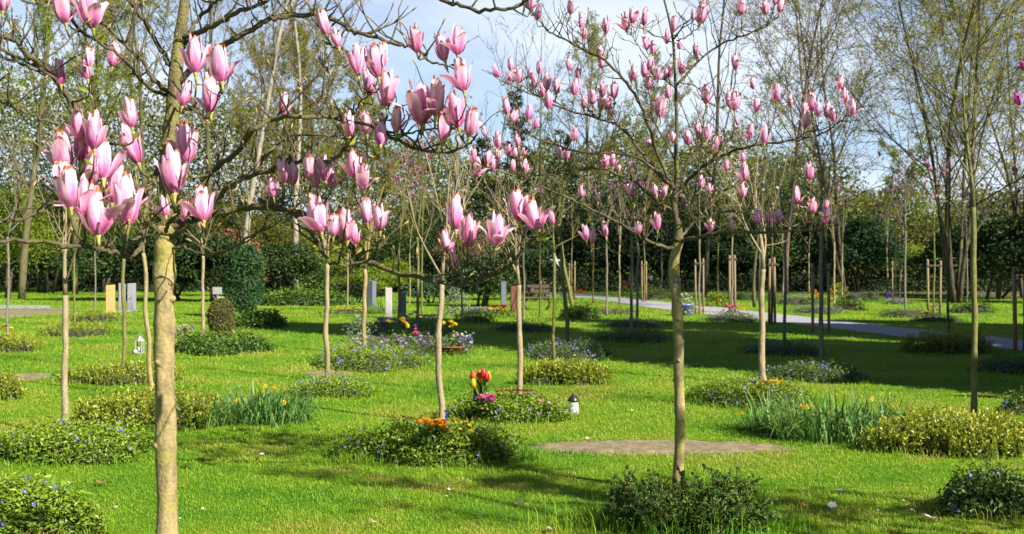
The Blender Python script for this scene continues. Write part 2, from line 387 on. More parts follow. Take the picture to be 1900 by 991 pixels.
def tube(mb, P, Rr, sides=6, rnd=0.5, mi=0, cap=True, lump=0.0, rng=None):
    P = np.asarray(P, float); n = len(P); Rr = np.broadcast_to(np.asarray(Rr, float), (n,))
    T = np.gradient(P, axis=0); T = norm(T)
    ref = np.array([0.0, 1.0, 0.0]) if abs(T[:, 2]).mean() > 0.6 else np.array([0.0, 0.0, 1.0])
    U = norm(np.cross(T, ref)); W = np.cross(T, U)
    a = np.arange(sides) * 2 * math.pi / sides
    rad = Rr[:, None] * np.ones((1, sides))
    if lump and rng is not None:
        rad = rad * (1 + lump * smooth_noise(rng, n, sides))
    V = P[:, None, :] + rad[..., None] * (np.cos(a)[None, :, None] * U[:, None, :] + np.sin(a)[None, :, None] * W[:, None, :])
    i = np.arange(n - 1)[:, None] * sides; j = np.arange(sides)[None, :]; j2 = (j + 1) % sides
    Q = np.stack([i + j, i + j2, i + sides + j2, i + sides + j], -1).reshape(-1, 4)
    V = V.reshape(-1, 3); Tt = None
    if cap:
        V = np.concatenate([V, P[:1], P[-1:] + T[-1:] * Rr[-1] * 0.6])
        c0, c1 = n * sides, n * sides + 1
        jj = np.arange(sides); jn = (jj + 1) % sides; b = (n - 1) * sides
        Tt = np.concatenate([np.stack([np.full(sides, c0), jn, jj], -1), np.stack([np.full(sides, c1), b + jj, b + jn], -1)])
    mb.add(V, Q, Tt, rnd=rnd, mi=mi)

def smooth_noise(rng, n, m):
    g = rng.normal(size=(n, m))
    for _ in range(2):
        g = (np.roll(g, 1, 1) + g * 2 + np.roll(g, -1, 1)) / 4
        g[1:-1] = (g[:-2] + 2 * g[1:-1] + g[2:]) / 4
    return g / max(g.std(), 1e-6)

def segs(mb, A, B, ra, rb, sides=3, rnd=0.5, mi=0):
    """many straight tapered prisms at once"""
    A = np.asarray(A, float); B = np.asarray(B, float); n = len(A)
    if n == 0: return
    T = norm(B - A)
    ref = np.where(np.abs(T[:, 2:3]) > 0.8, np.array([[1.0, 0, 0]]), np.array([[0, 0, 1.0]]))
    U = norm(np.cross(T, ref)); W = np.cross(T, U)
    a = np.arange(sides) * 2 * math.pi / sides
    ring = np.cos(a)[None, :, None] * U[:, None, :] + np.sin(a)[None, :, None] * W[:, None, :]
    ra = np.broadcast_to(np.asarray(ra, float), (n,)); rb = np.broadcast_to(np.asarray(rb, float), (n,))
    V = np.concatenate([A[:, None] + ra[:, None, None] * ring, B[:, None] + rb[:, None, None] * ring], 1)
    j = np.arange(sides); j2 = (j + 1) % sides
    q = np.stack([j, j2, sides + j2, sides + j], -1)
    Q = (np.arange(n)[:, None, None] * 2 * sides + q[None]).reshape(-1, 4)
    rr = np.broadcast_to(np.asarray(rnd, float), (n,))
    mb.add(V.reshape(-1, 3), Q, rnd=np.repeat(rr, 2 * sides), mi=mi)

def leaves(mb, C, D, Nn, L, W, rnd, fold=0.25, mi=0):
    """one folded rhombic face per leaf: C base points, D directions, Nn normals"""
    C = np.asarray(C, float); n = len(C)
    if n == 0: return
    D = norm(D); S = norm(np.cross(D, Nn)); Nn = np.cross(S, D)
    L = np.broadcast_to(np.asarray(L, float), (n,))[:, None]; W = np.broadcast_to(np.asarray(W, float), (n,))[:, None]
    mid = C + D * L * 0.45
    up = Nn * W * fold
    V = np.stack([C, mid - S * W * 0.5 + up, C + D * L, mid + S * W * 0.5 + up], 1)
    Q = np.arange(n * 4).reshape(n, 4)
    mb.add(V.reshape(-1, 3), Q, rnd=np.repeat(np.broadcast_to(rnd, (n,)), 4), mi=mi)

def blades(mb, P, az, lean, L, W, rnd, bend=0.5, mi=0, hgt0=0.0):
    """strap-like grass blades of two segments"""
    P = np.asarray(P, float); n = len(P)
    if n == 0: return
    L = np.broadcast_to(L, (n,)); W = np.broadcast_to(W, (n,)); lean = np.broadcast_to(lean, (n,))
    bend = np.broadcast_to(bend, (n,))
    dx, dy = np.cos(az), np.sin(az)
    h = np.stack([dx, dy, np.zeros(n)], -1); s = np.stack([-dy, dx, np.zeros(n)], -1)
    z = np.array([[0, 0, 1.0]])
    d1 = h * np.sin(lean)[:, None] + z * np.cos(lean)[:, None]
    l2 = lean + bend
    d2 = h * np.sin(l2)[:, None] + z * np.cos(l2)[:, None]
    m = P + d1 * (L * 0.55)[:, None]; t = m + d2 * (L * 0.45)[:, None]
    w = (W * 0.5)[:, None]
    V = np.stack([P - s * w * 0.8, P + s * w * 0.8, m + s * w, m - s * w, t], 1)
    k = np.arange(n)[:, None] * 5
    Q = k + np.array([[0, 1, 2, 3]]); T = k + np.array([[3, 2, 4]])
    mb.add(V.reshape(-1, 3), Q, T, rnd=np.repeat(np.broadcast_to(rnd, (n,)), 5), mi=mi)

def box(mb, c, s, rot=0.0, bevel=0.0, rnd=0.5, mi=0, top_slope=0.0):
    x, y, z = s[0] / 2, s[1] / 2, s[2] / 2
    b = min(bevel, x * 0.45, y * 0.45, z * 0.45)
    if b <= 0:
        V = np.array([[sx * x, sy * y, sz * z] for sz in (-1, 1) for sy in (-1, 1) for sx in (-1, 1)], float)
        Q = [[0, 2, 3, 1], [4, 5, 7, 6], [0, 1, 5, 4], [2, 6, 7, 3], [0, 4, 6, 2], [1, 3, 7, 5]]
        T = None
    else:
        rings = []
        for zz, ins in ((-z, b), (-z + b, 0), (z - b, 0), (z, b)):
            r = []
            for (ex, ey) in ((1, 1), (-1, 1), (-1, -1), (1, -1)):
                X, Y = ex * (x - ins), ey * (y - ins)
                c1 = [X, Y - ey * (b if ins == 0 else 0), zz]; c2 = [X - ex * (b if ins == 0 else 0), Y, zz]
                if ins: c1 = [X, Y - ey * 0.3 * b, zz]; c2 = [X - ex * 0.3 * b, Y, zz]
                r += [c1, c2] if ex * ey > 0 else [c2, c1]
            rings.append(r)
        V = np.array(rings, float).reshape(-1, 3); Q = []
        for k in range(3):
            for j in range(8):
                Q.append([k * 8 + j, k * 8 + (j + 1) % 8, (k + 1) * 8 + (j + 1) % 8, (k + 1) * 8 + j])
        o = 24
        Q += [[o, o + 1, o + 2, o + 3], [o, o + 3, o + 4, o + 7], [o + 4, o + 5, o + 6, o + 7]]
        Q += [[3, 2, 1, 0], [7, 4, 3, 0], [7, 6, 5, 4]]
        T = None
    if top_slope: V[:, 2] += np.where(V[:, 2] > 0, V[:, 0] / x * top_slope, 0)
    cs, sn = math.cos(rot), math.sin(rot)
    V = V @ np.array([[cs, sn, 0], [-sn, cs, 0], [0, 0, 1]]) + np.asarray(c, float)
    mb.add(V, Q, T, rnd=rnd, mi=mi)

def lathe(mb, prof, c, sides=20, rnd=0.5, mi=0, closed=True):
    prof = np.asarray(prof, float); n = len(prof)
    a = np.arange(sides) * 2 * math.pi / sides
    V = np.stack([prof[:, 0:1] * np.cos(a), prof[:, 0:1] * np.sin(a), prof[:, 1:2] * np.ones_like(a)], -1).reshape(-1, 3) + np.asarray(c, float)
    i = np.arange(n - 1)[:, None] * sides; j = np.arange(sides)[None]; j2 = (j + 1) % sides
    Q = np.stack([i + j, i + j2, i + sides + j2, i + sides + j], -1).reshape(-1, 4)
    mb.add(V, Q, rnd=rnd, mi=mi)

def catmull(P, step=3):
    P = np.asarray(P, float)
    if len(P) < 3: 
        t = np.linspace(0, 1, step * 2)[:, None]; return P[0] * (1 - t) + P[-1] * t
    A = np.concatenate([2 * P[:1] - P[1:2], P, 2 * P[-1:] - P[-2:-1]])
    out = []
    for i in range(1, len(A) - 2):
        p0, p1, p2, p3 = A[i - 1:i + 3]
        for k in range(step):
            t = k / step
            out.append(0.5 * (2 * p1 + (p2 - p0) * t + (2 * p0 - 5 * p1 + 4 * p2 - p3) * t * t + (3 * p1 - p0 - 3 * p2 + p3) * t ** 3))
    out.append(A[-2])
    return np.array(out)

def rand_dirs(rng, n):
    return norm(rng.normal(size=(n, 3)))

# ------------------------------------------------------------------ blossoms
def petal(mb, rng, phi, Rm, Wm, L, close, rnd, nr=8, nc=5, twist=0.0, droop=0.0, base_r=0.05):
    s = np.linspace(0, 1, nr)[:, None]; v = np.linspace(-1, 1, nc)[None, :]
    sm = 0.42
    rc = np.where(s < sm, base_r + (Rm - base_r) * (1 - (1 - s / sm) ** 2), Rm + (close - 1) * Rm * (np.clip((s - sm) / (1 - sm), 0, 1) ** 1.5))
    z = L * (s - 0.06 * np.maximum(close - 1, 0) * s ** 2 * 2.2)
    z = z - droop * s ** 2 * L
    rc = rc + droop * 0.9 * s ** 1.2 * L
    w = Wm * (0.30 + 0.70 * np.sin(math.pi * np.clip(0.10 + 0.62 * s, 0, 1))) * np.sqrt(np.clip(1 - np.clip((s - 0.66) / 0.36, 0, 1) ** 2.8, 0.003, 1))
    jag = 1 + 0.05 * rng.normal(size=(nr, 1))
    th = phi + twist * s + v * w * jag / np.maximum(rc, Rm * 0.7)
    rad = rc - 0.12 * Rm * (v ** 2) * (1 if close < 1.4 else -0.6) + 0.02 * Rm * rng.normal(size=(nr, nc))
    X = rad * np.cos(th); Y = rad * np.sin(th); Z = z * np.ones_like(v) + 0.012 * L * rng.normal(size=(nr, nc)) * (s > 0.5)
    Z = Z - 0.03 * L * (v ** 2) * s
    V = np.stack([X, Y, Z], -1).reshape(-1, 3)
    i = np.arange(nr - 1)[:, None] * nc; j = np.arange(nc - 1)[None]
    Q = np.stack([i + j, i + j + 1, i + nc + j + 1, i + nc + j], -1).reshape(-1, 4)
    mb.add(V, Q, rnd=rnd, pu=(s * np.ones_like(v)).ravel(), pv=(np.abs(v) * np.ones_like(s)).ravel())

def blossom_mesh(seed, mat, openness, nr=8, nc=5, name='blossom'):
    """goblet flower of height 1 with its base at the origin"""
    rng = np.random.default_rng(seed); mb = MB()
    p0 = rng.uniform(0, 6.28)
    for w, n in ((0, 3), (1, 3), (2, 3)):
        for k in range(n):
            phi = p0 + w * 1.05 + k * 2 * math.pi / n + rng.normal() * 0.12
            base = (0.35, 0.55, 0.85)[w] + openness * (0.35, 0.65, 1.0)[w]
            cl = base + rng.normal() * 0.2
            Rm = (0.15, 0.182, 0.205)[w] * (1 + 0.25 * openness) * (1 + 0.06 * rng.normal())
            L = (1.0, 0.94, 0.86)[w] * (1 + 0.09 * rng.normal())
            droop = 0.0
            if w == 2 and rng.random() < 0.22 + 0.25 * openness:
                droop = rng.uniform(0.12, 0.42); cl = max(cl, 1.0)
            petal(mb, rng, phi, Rm, 0.168 * (1 + 0.12 * rng.normal()), L, cl, rng.random(), nr, nc, twist=rng.normal() * 0.18, droop=droop)
    return mb.mesh(name, mat)

def stalk_mesh(mat):
    mb = MB()
    lathe(mb, [(0.0, -0.20), (0.028, -0.20), (0.034, -0.12), (0.045, -0.05), (0.066, 0.0), (0.060, 0.03), (0.0, 0.05)], (0, 0, 0), 8)
    return mb.mesh('stalk', mat)

BLOOM = [blossom_mesh(100 + i, M['pink'], o) for i, o in enumerate([0.0, 0.3, 0.5, 0.65, 0.85, 1.1, 1.5, 0.4, 0.75, 0.15, 0.95, 0.55])]
BLOOM_FAR = [blossom_mesh(200 + i, M['pink_far'], o, 5, 3) for i, o in enumerate([0.1, 0.4, 0.7, 1.0])]
BLOOM_MAG = [blossom_mesh(300 + i, M['magenta'], o, 5, 3) for i, o in enumerate([0.0, 0.3, 0.8])]
BLOOM_WHT = [blossom_mesh(400 + i, M['white'], o, 5, 3) for i, o in enumerate([0.5, 1.0, 1.6])]
STALK = stalk_mesh(M['stalk'])
# ------------------------------------------------------------------ world, sun, camera
SUN_EL, SUN_AZ = 37.0, 130.0       # azimuth clockwise from +Y: behind the camera to the right
sdir = Vector((math.cos(R(SUN_EL)) * math.sin(R(SUN_AZ)), math.cos(R(SUN_EL)) * math.cos(R(SUN_AZ)), math.sin(R(SUN_EL))))
wd = bpy.data.worlds.new('World'); scene.world = wd; wd.use_nodes = True
nt = wd.node_tree; nt.nodes.clear()
wo = nt.nodes.new('ShaderNodeOutputWorld'); bg = nt.nodes.new('ShaderNodeBackground')
sky = nt.nodes.new('ShaderNodeTexSky'); sky.sky_type = 'NISHITA'; sky.sun_disc = False
sky.sun_elevation = R(SUN_EL); sky.sun_rotation = R(SUN_AZ)
sky.air_density = 0.7; sky.dust_density = 0.25; sky.ozone_density = 2.5; sky.altitude = 100
tc = nt.nodes.new('ShaderNodeTexCoord'); mp = nt.nodes.new('ShaderNodeMapping')
mp.inputs['Scale'].default_value = (1.0, 1.0, 2.6); mp.inputs['Location'].default_value = (0.35, 0.0, 0.13)
nz = nt.nodes.new('ShaderNodeTexNoise'); nz.inputs['Scale'].default_value = 3.2; nz.inputs['Detail'].default_value = 7; nz.inputs['Roughness'].default_value = 0.52
nt.links.new(tc.outputs['Generated'], mp.inputs[0]); nt.links.new(mp.outputs[0], nz.inputs['Vector'])
rp = ramp(nt, [(0.38, (0.16, 0.16, 0.16)), (0.64, (0.92, 0.92, 0.92))])
nt.links.new(nz.outputs['Fac'], rp.inputs[0])
mx = nt.nodes.new('ShaderNodeMix'); mx.data_type = 'RGBA'
sx = nt.nodes.new('ShaderNodeSeparateXYZ'); nt.links.new(tc.outputs['Generated'], sx.inputs[0])
mr = nt.nodes.new('ShaderNodeMapRange'); mr.inputs['From Min'].default_value = 0.18; mr.inputs['From Max'].default_value = 0.5
mr.inputs['To Min'].default_value = 1.0; mr.inputs['To Max'].default_value = 0.05      # clouds lie low, the zenith is clear
nt.links.new(sx.outputs['Z'], mr.inputs['Value'])
cm = nt.nodes.new('ShaderNodeMath'); cm.operation = 'MULTIPLY'
nt.links.new(rp.outputs[0], cm.inputs[0]); nt.links.new(mr.outputs[0], cm.inputs[1])
nt.links.new(cm.outputs[0], mx.inputs['Factor']); nt.links.new(sky.outputs[0], mx.inputs['A'])
mx.inputs['B'].default_value = (5.9, 6.5, 7.5, 1)
SKY_MIX = mx
nt.links.new(mx.outputs['Result'], bg.inputs[0]); bg.inputs[1].default_value = 0.05
nt.links.new(bg.outputs[0], wo.inputs[0])
sl = bpy.data.lights.new('sun', 'SUN'); sl.energy = 5.0; sl.angle = R(0.53); sl.color = (1.0, 0.93, 0.80)
so = bpy.data.objects.new('sun', sl); COL.objects.link(so)
so.rotation_euler = (-sdir).to_track_quat('-Z', 'Y').to_euler(); so.location = (20, -20, 30)
cam = bpy.data.cameras.new('camera'); co = bpy.data.objects.new('camera', cam); COL.objects.link(co)
cam.sensor_width = 36; cam.lens = 36 * F / 1900; cam.clip_end = 2000; cam.clip_start = 0.05
co.location = (0, 0, H); co.rotation_euler = (R(90), 0, 0); cam.shift_y = -15.5 / 1900
cam.dof.use_dof = True; cam.dof.focus_distance = 6.3; cam.dof.aperture_fstop = 6.3
scene.camera = co
vs = scene.view_settings; vs.view_transform = 'Standard'; vs.look = 'None'; vs.exposure = 1.68; vs.gamma = 1.0

# ------------------------------------------------------------------ ground, paths
def sheet(name, pts, z, mat, kind='structure'):
    me = bpy.data.meshes.new(name); me.from_pydata([(p[0], p[1], z) for p in pts], [], [list(range(len(pts)))])
    me.materials.append(mat); o = bpy.data.objects.new(name, me); COL.objects.link(o); tag(o, kind=kind); return o

sheet('lawn', [(-420, -60), (420, -60), (420, 700), (-420, 700)], 0.0, M['lawn'])

PATH_UP = [(1010, 542), (1080, 546), (1130, 551), (1180, 556), (1260, 564), (1360, 574), (1460, 585), (1580, 598), (1700, 611), (1800, 621), (1900, 632), (2080, 655)]
PATH_LO = [(1000, 549), (1080, 553), (1130, 559), (1180, 567), (1250, 577), (1360, 589), (1460, 601), (1580, 614), (1700, 629), (1800, 640), (1900, 653), (2080, 682)]
pu_ = catmull([ground(*p)[:2] for p in PATH_UP], 5); pl_ = catmull([ground(*p)[:2] for p in PATH_LO], 5)
def strip(name, A, B, z, mat, th=0.0):
    rr = np.random.default_rng(4); A = A + rr.normal(size=A.shape) * .05; B = B + rr.normal(size=B.shape) * .05
    V = [(a[0], a[1], z) for a in A] + [(b[0], b[1], z) for b in B]; n = len(A)
    Fc = [(n + i, n + i + 1, i + 1, i) for i in range(n - 1)]
    me = bpy.data.meshes.new(name); me.from_pydata(V, [], Fc); me.materials.append(mat)
    o = bpy.data.objects.new(name, me); COL.objects.link(o); tag(o, kind='structure'); return o
strip('path', pu_, pl_, 0.012, M['path'])
PATH_C = (pu_ + pl_) / 2; PATH_W = np.linalg.norm(pu_ - pl_, axis=1) / 2

def blob(cx, cy, a, b, n=140, seed=0, irr=0.085):
    r = np.random.default_rng(seed); t = np.linspace(0, 2 * math.pi, n, endpoint=False)
    k = 1 + irr * (np.sin(2 * t + r.uniform(0, 6)) * 0.6 + np.sin(3 * t + r.uniform(0, 6)) * 0.6 + np.sin(5 * t + r.uniform(0, 6)) * 0.5 + 0.25 * r.normal(size=n))
    c_, s_ = np.cos(t), np.sin(t)
    return np.stack([cx + a * k * np.sign(c_) * np.abs(c_) ** .7, cy + b * k * np.sign(s_) * np.abs(s_) ** .7], -1)

SOIL = []      # (cx, cy, a, b)
def soil_patch(x0, x1, y0, y1, seed):
    dn, df = depth_of(y1), depth_of(y0)
    yc, b = (dn + df) / 2, (df - dn) / 2
    xm = (x0 + x1) / 2; cx = (xm - CX) / F * yc; a = (x1 - x0) / 2 / F * yc
    SOIL.append((cx, yc, a, b))
    # a low crumbly relief that dips under the turf along its ragged rim
    r = np.random.default_rng(seed); nx, ny = 170, 60
    gx, gy = np.meshgrid(np.linspace(-1.25, 1.25, nx), np.linspace(-1.25, 1.25, ny))
    q = (np.abs(gx) ** 2.6 + np.abs(gy) ** 2.6) ** (1 / 2.6)
    def nz(k):
        g = r.normal(size=(ny, nx))
        for _ in range(k):
            g = (g + np.roll(g, 1, 0) + np.roll(g, -1, 0) + np.roll(g, 1, 1) + np.roll(g, -1, 1)) / 5
        return g / g.std()
    z = np.minimum(.016, .07 * (1 - q)) + .006 * nz(14) * (q > .6) + .0016 * nz(5) + .0022 * r.normal(size=(ny, nx))
    mb = MB(); i = np.arange(ny - 1)[:, None] * nx; j = np.arange(nx - 1)[None]
    mb.add(np.stack([cx + a * gx, yc + b * gy, z], -1).reshape(-1, 3), np.stack([i + j, i + j + 1, i + nx + j + 1, i + nx + j], -1).reshape(-1, 4))
    o = mb.build('bare_soil_patch', M['soil']); tag(o, kind='structure')
soil_patch(962, 1474, 818, 845, 1)
soil_patch(10, 88, 694, 709, 2)
soil_patch(-60, 104, 573, 591, 3)
soil_patch(560, 660, 690, 698, 4)
pts = [ground(-80, 566), ground(92, 567), ground(92, 573.5), ground(-80, 574)]
sheet('side_path', [p[:2] for p in pts], 0.012, M['path'])

BEDS = []      # (cx, cy, a, b, h)

# ------------------------------------------------------------------ traced magnolias
def trunk_obj(name, px_pts, d, parent, mat, seed, sides=20, base_z=0.0, lump=0.035, knots=9, step=8):
    """px_pts: (x, y, width) from the base up"""
    rng = np.random.default_rng(seed)
    P = np.array([at(x, y, d) for x, y, w in px_pts]); W = np.array([w / 2 / F * d for x, y, w in px_pts])
    Q = catmull(np.concatenate([P, W[:, None]], 1), step)
    n = len(Q)
    Q[:, 1] += 0.012 * np.cumsum(rng.normal(size=n)) / math.sqrt(n)
    mb = MB()
    rad = Q[:, 3].copy()
    for _ in range(knots):
        k = rng.integers(2, n - 2); rad += 0.16 * Q[:, 3] * np.exp(-((np.arange(n) - k) / 1.4) ** 2) * rng.uniform(0.3, 1)
    rad[0] *= 1.4; rad[1] *= 1.16; rad[2] *= 1.05
    tube(mb, Q[:, :3], rad, sides, lump=lump, rng=rng)
    # a few pruned-branch collars standing proud of the bark
    for _ in range(knots // 2):
        k = rng.integers(n // 8, n * 3 // 4); a = rng.uniform(0, 6.28)
        dirv = np.array([math.cos(a), math.sin(a), 0.35]); c = Q[k, :3] + dirv * rad[k] * 0.7
        tube(mb, [c, c + dirv * rad[k] * 0.32, c + dirv * rad[k] * 0.5], [rad[k] * 0.5, rad[k] * 0.40, rad[k] * 0.2], 8)
    o = mb.build(name, mat, parent)
    return o, Q

def build_traced(root, d0, trunkQ, branches, blooms, bloom_meshes, mat, seed, max_parts=100, twig_mat=None, budlen=0.022, n_extra=8, aim=None):
    rng = np.random.default_rng(seed)
    B = []       # dict per branch
    for (pts, d1, d2, r0, r1) in branches:
        pts = np.array(pts, float); n = len(pts)
        dd = np.linspace(d1, d2, n) + np.concatenate([[0], 0.05 * rng.normal(size=n - 1)])
        P = np.array([at(x, y, q) for (x, y), q in zip(pts, dd)])
        Pc = catmull(P, 5); m = len(Pc)
        Pc[1:] += 0.0035 * rng.normal(size=(m - 1, 3))
        rr = np.linspace(r0, r1, m) * (1 + 0.10 * rng.normal(size=m) * (np.arange(m) % 4 == 0))
        mb = MB(); tube(mb, Pc, rr, 8 if r0 > 0.006 else 6)
        B.append(dict(mb=mb, P=Pc, r=rr))
    nodes = np.concatenate([b['P'] for b in B]); nb = np.concatenate([[i] * len(b['P']) for i, b in enumerate(B)])
    nr = np.concatenate([b['r'] for b in B])
    def proj(P): return np.stack([CX + P[:, 0] / P[:, 1] * F, CY - (P[:, 2] - H) / P[:, 1] * F], -1)
    todo = list(blooms); placed = []
    NP = proj(nodes)
    def cost(b):
        dx = NP[:, 0] - b[0]; dy = NP[:, 1] - (b[1] + 14)
        return np.hypot(dx, dy) + np.where(dy < -6, 1.6 * np.abs(dy), 0) + np.where(nr > 0.013, 25, 0)
    todo.sort(key=lambda b: cost(b).min())
    leafmb = MB()
    for b in todo:
        c = cost(b); k = int(np.argmin(c))
        d = nodes[k, 1] - rng.uniform(0.0, 0.16) if aim is None else nodes[k, 1] + rng.normal() * 0.14
        Hm = b[2] / F * d
        P = at(b[0], b[1], d)
        ang = math.atan2(b[3], b[2]); ay = rng.normal() * 0.2; ang += rng.normal() * 0.05
        axis = norm(np.array([math.sin(ang), ay, math.cos(ang)]))
        S = P - axis * 0.19 * Hm
        A = nodes[k]; dist = np.linalg.norm(S - A)
        if dist > 0.005:
            c1 = A + (S - A) * np.array([0.55, 0.55, 0.15]) + rng.normal(size=3) * 0.05 * dist
            c2 = S - axis * 0.40 * dist
            t = np.linspace(0, 1, max(5, int(dist / 0.025)))[:, None]
            tw = (1 - t) ** 3 * A + 3 * (1 - t) ** 2 * t * c1 + 3 * (1 - t) * t ** 2 * c2 + t ** 3 * S
            tw[1:-1] += rng.normal(size=tw[1:-1].shape) * 0.0025
            re = 0.028 * Hm
            rr = np.linspace(min(nr[k] * 0.8, re + 0.0022), re, len(tw))
            tube(B[nb[k]]['mb'], tw, rr, 6)
            nodes = np.concatenate([nodes, tw[1:-2:2]]); nb = np.concatenate([nb, [nb[k]] * len(tw[1:-2:2])]); nr = np.concatenate([nr, rr[1:-2:2]])
            NP = np.concatenate([NP, proj(tw[1:-2:2])]) if len(tw[1:-2:2]) else NP
            # leaf buds / scales below the flower
            for _ in range(rng.integers(0, 3)):
                q = tw[rng.integers(len(tw) // 2, len(tw))]
                dv = norm(np.array([rng.normal() * 0.7, rng.normal() * 0.7, 1.0])); L = budlen * rng.uniform(0.7, 1.7)
                tube(B[nb[k]]['mb'], [q - dv * 0.003, q + dv * L * 0.4, q + dv * L * 0.75, q + dv * L], [0.0022, 0.0042, 0.0034, 0.0008], 5, rnd=rng.random(), mi=1)
            if rng.random() < 0.35:
                q = tw[-2]; nl = rng.integers(1, 3)
                leaves(leafmb, np.tile(q, (nl, 1)), norm(rng.normal(size=(nl, 3)) * np.array([1, 1, 0.3]) + np.array([0, 0, 0.6])), rand_dirs(rng, nl), rng.uniform(0.03, 0.055, nl), rng.uniform(0.014, 0.024, nl), rng.random(nl))
        placed.append((b[2], P, axis, Hm, b))
    # more small twigs with buds
    for i, b in enumerate(B):
        m = len(b['P'])
        for _ in range(max(2, int(m * n_extra / 25))):
            k = rng.integers(max(1, m // 5), m); A = b['P'][k]
            L = rng.uniform(0.05, 0.24) * (0.6 if k > m * 0.8 else 1)
            dv = norm(np.array([rng.normal() * 0.8, rng.normal() * 0.8, rng.uniform(0.1, 1.2)])); up = np.array([0, 0, 1.0])
            t = np.linspace(0, 1, 6)[:, None]
            tw = A + dv * L * t + (up * 0.35 * L) * t ** 2 + rng.normal(size=(6, 3)) * 0.004 * np.minimum(1, t * 3)
            tube(b['mb'], tw, np.linspace(min(0.0045, b['r'][k] * 0.8), 0.0018, 6), 5)
            if rng.random() < 0.5:
                q = tw[3]; d2 = norm(dv + rng.normal(size=3) * 0.9 + up * 0.4); l2 = L * rng.uniform(0.3, 0.6)
                tube(b['mb'], [q, q + d2 * l2 * 0.5 + rng.normal(size=3) * 0.004, q + d2 * l2 + up * 0.1 * l2], [0.003, 0.0024, 0.0015], 5)
            q = tw[-1]; dv2 = norm(tw[-1] - tw[-2]); L2 = budlen * rng.uniform(0.6, 1.4)
            tube(b['mb'], [q - dv2 * 0.003, q + dv2 * L2 * 0.4, q + dv2 * L2 * 0.75, q + dv2 * L2], [0.0018, 0.0040, 0.0032, 0.0007], 5, rnd=rng.random(), mi=1)
    for b in B:
        b['mb'].build('branch', [twig_mat or mat, M['bud']], root)
    if leafmb.n: leafmb.build('leaves', M['bright'], root, smooth=False)
    placed.sort(key=lambda q: -q[0])
    rest = MB()
    for idx, (px, P, axis, Hm, b) in enumerate(placed):
        op = b[4] if len(b) > 4 else rng.choice([0, 1, 1, 2, 2, 3, 7, 9, 11, 4, 8])
        me = bloom_meshes[int(op) % len(bloom_meshes)]
        q = Vector(axis).to_track_quat('Z', 'Y'); rot = (q.to_matrix() @ Matrix.Rotation(rng.uniform(0, 6.28), 3, 'Z')).to_euler()
        sc = Hm * (1.02 if d0 < 6 else 1.14)
        if idx < max_parts:
            o = inst('blossom', me, root, P, rot, sc)
            s = bpy.data.objects.new('stalk', STALK); COL.objects.link(s); s.parent = o
        else:
            n = len(me.vertices); V = np.zeros(n * 3, np.float32); me.vertices.foreach_get('co', V); V = V.reshape(-1, 3)
            V = V @ np.array(rot.to_matrix()).T * sc + P
            pol = np.array([list(p.vertices) for p in me.polygons]); at_ = {}
            for key in ('rnd', 'pu', 'pv'):
                a = np.zeros(n, np.float32); me.attributes[key].data.foreach_get('value', a); at_[key] = a
            rest.add(V, pol, rnd=at_['rnd'], pu=at_['pu'], pv=at_['pv'])
    if rest.n:
        o = rest.build('blossoms', bloom_meshes[0].materials[0], root); o['kind'] = 'stuff'

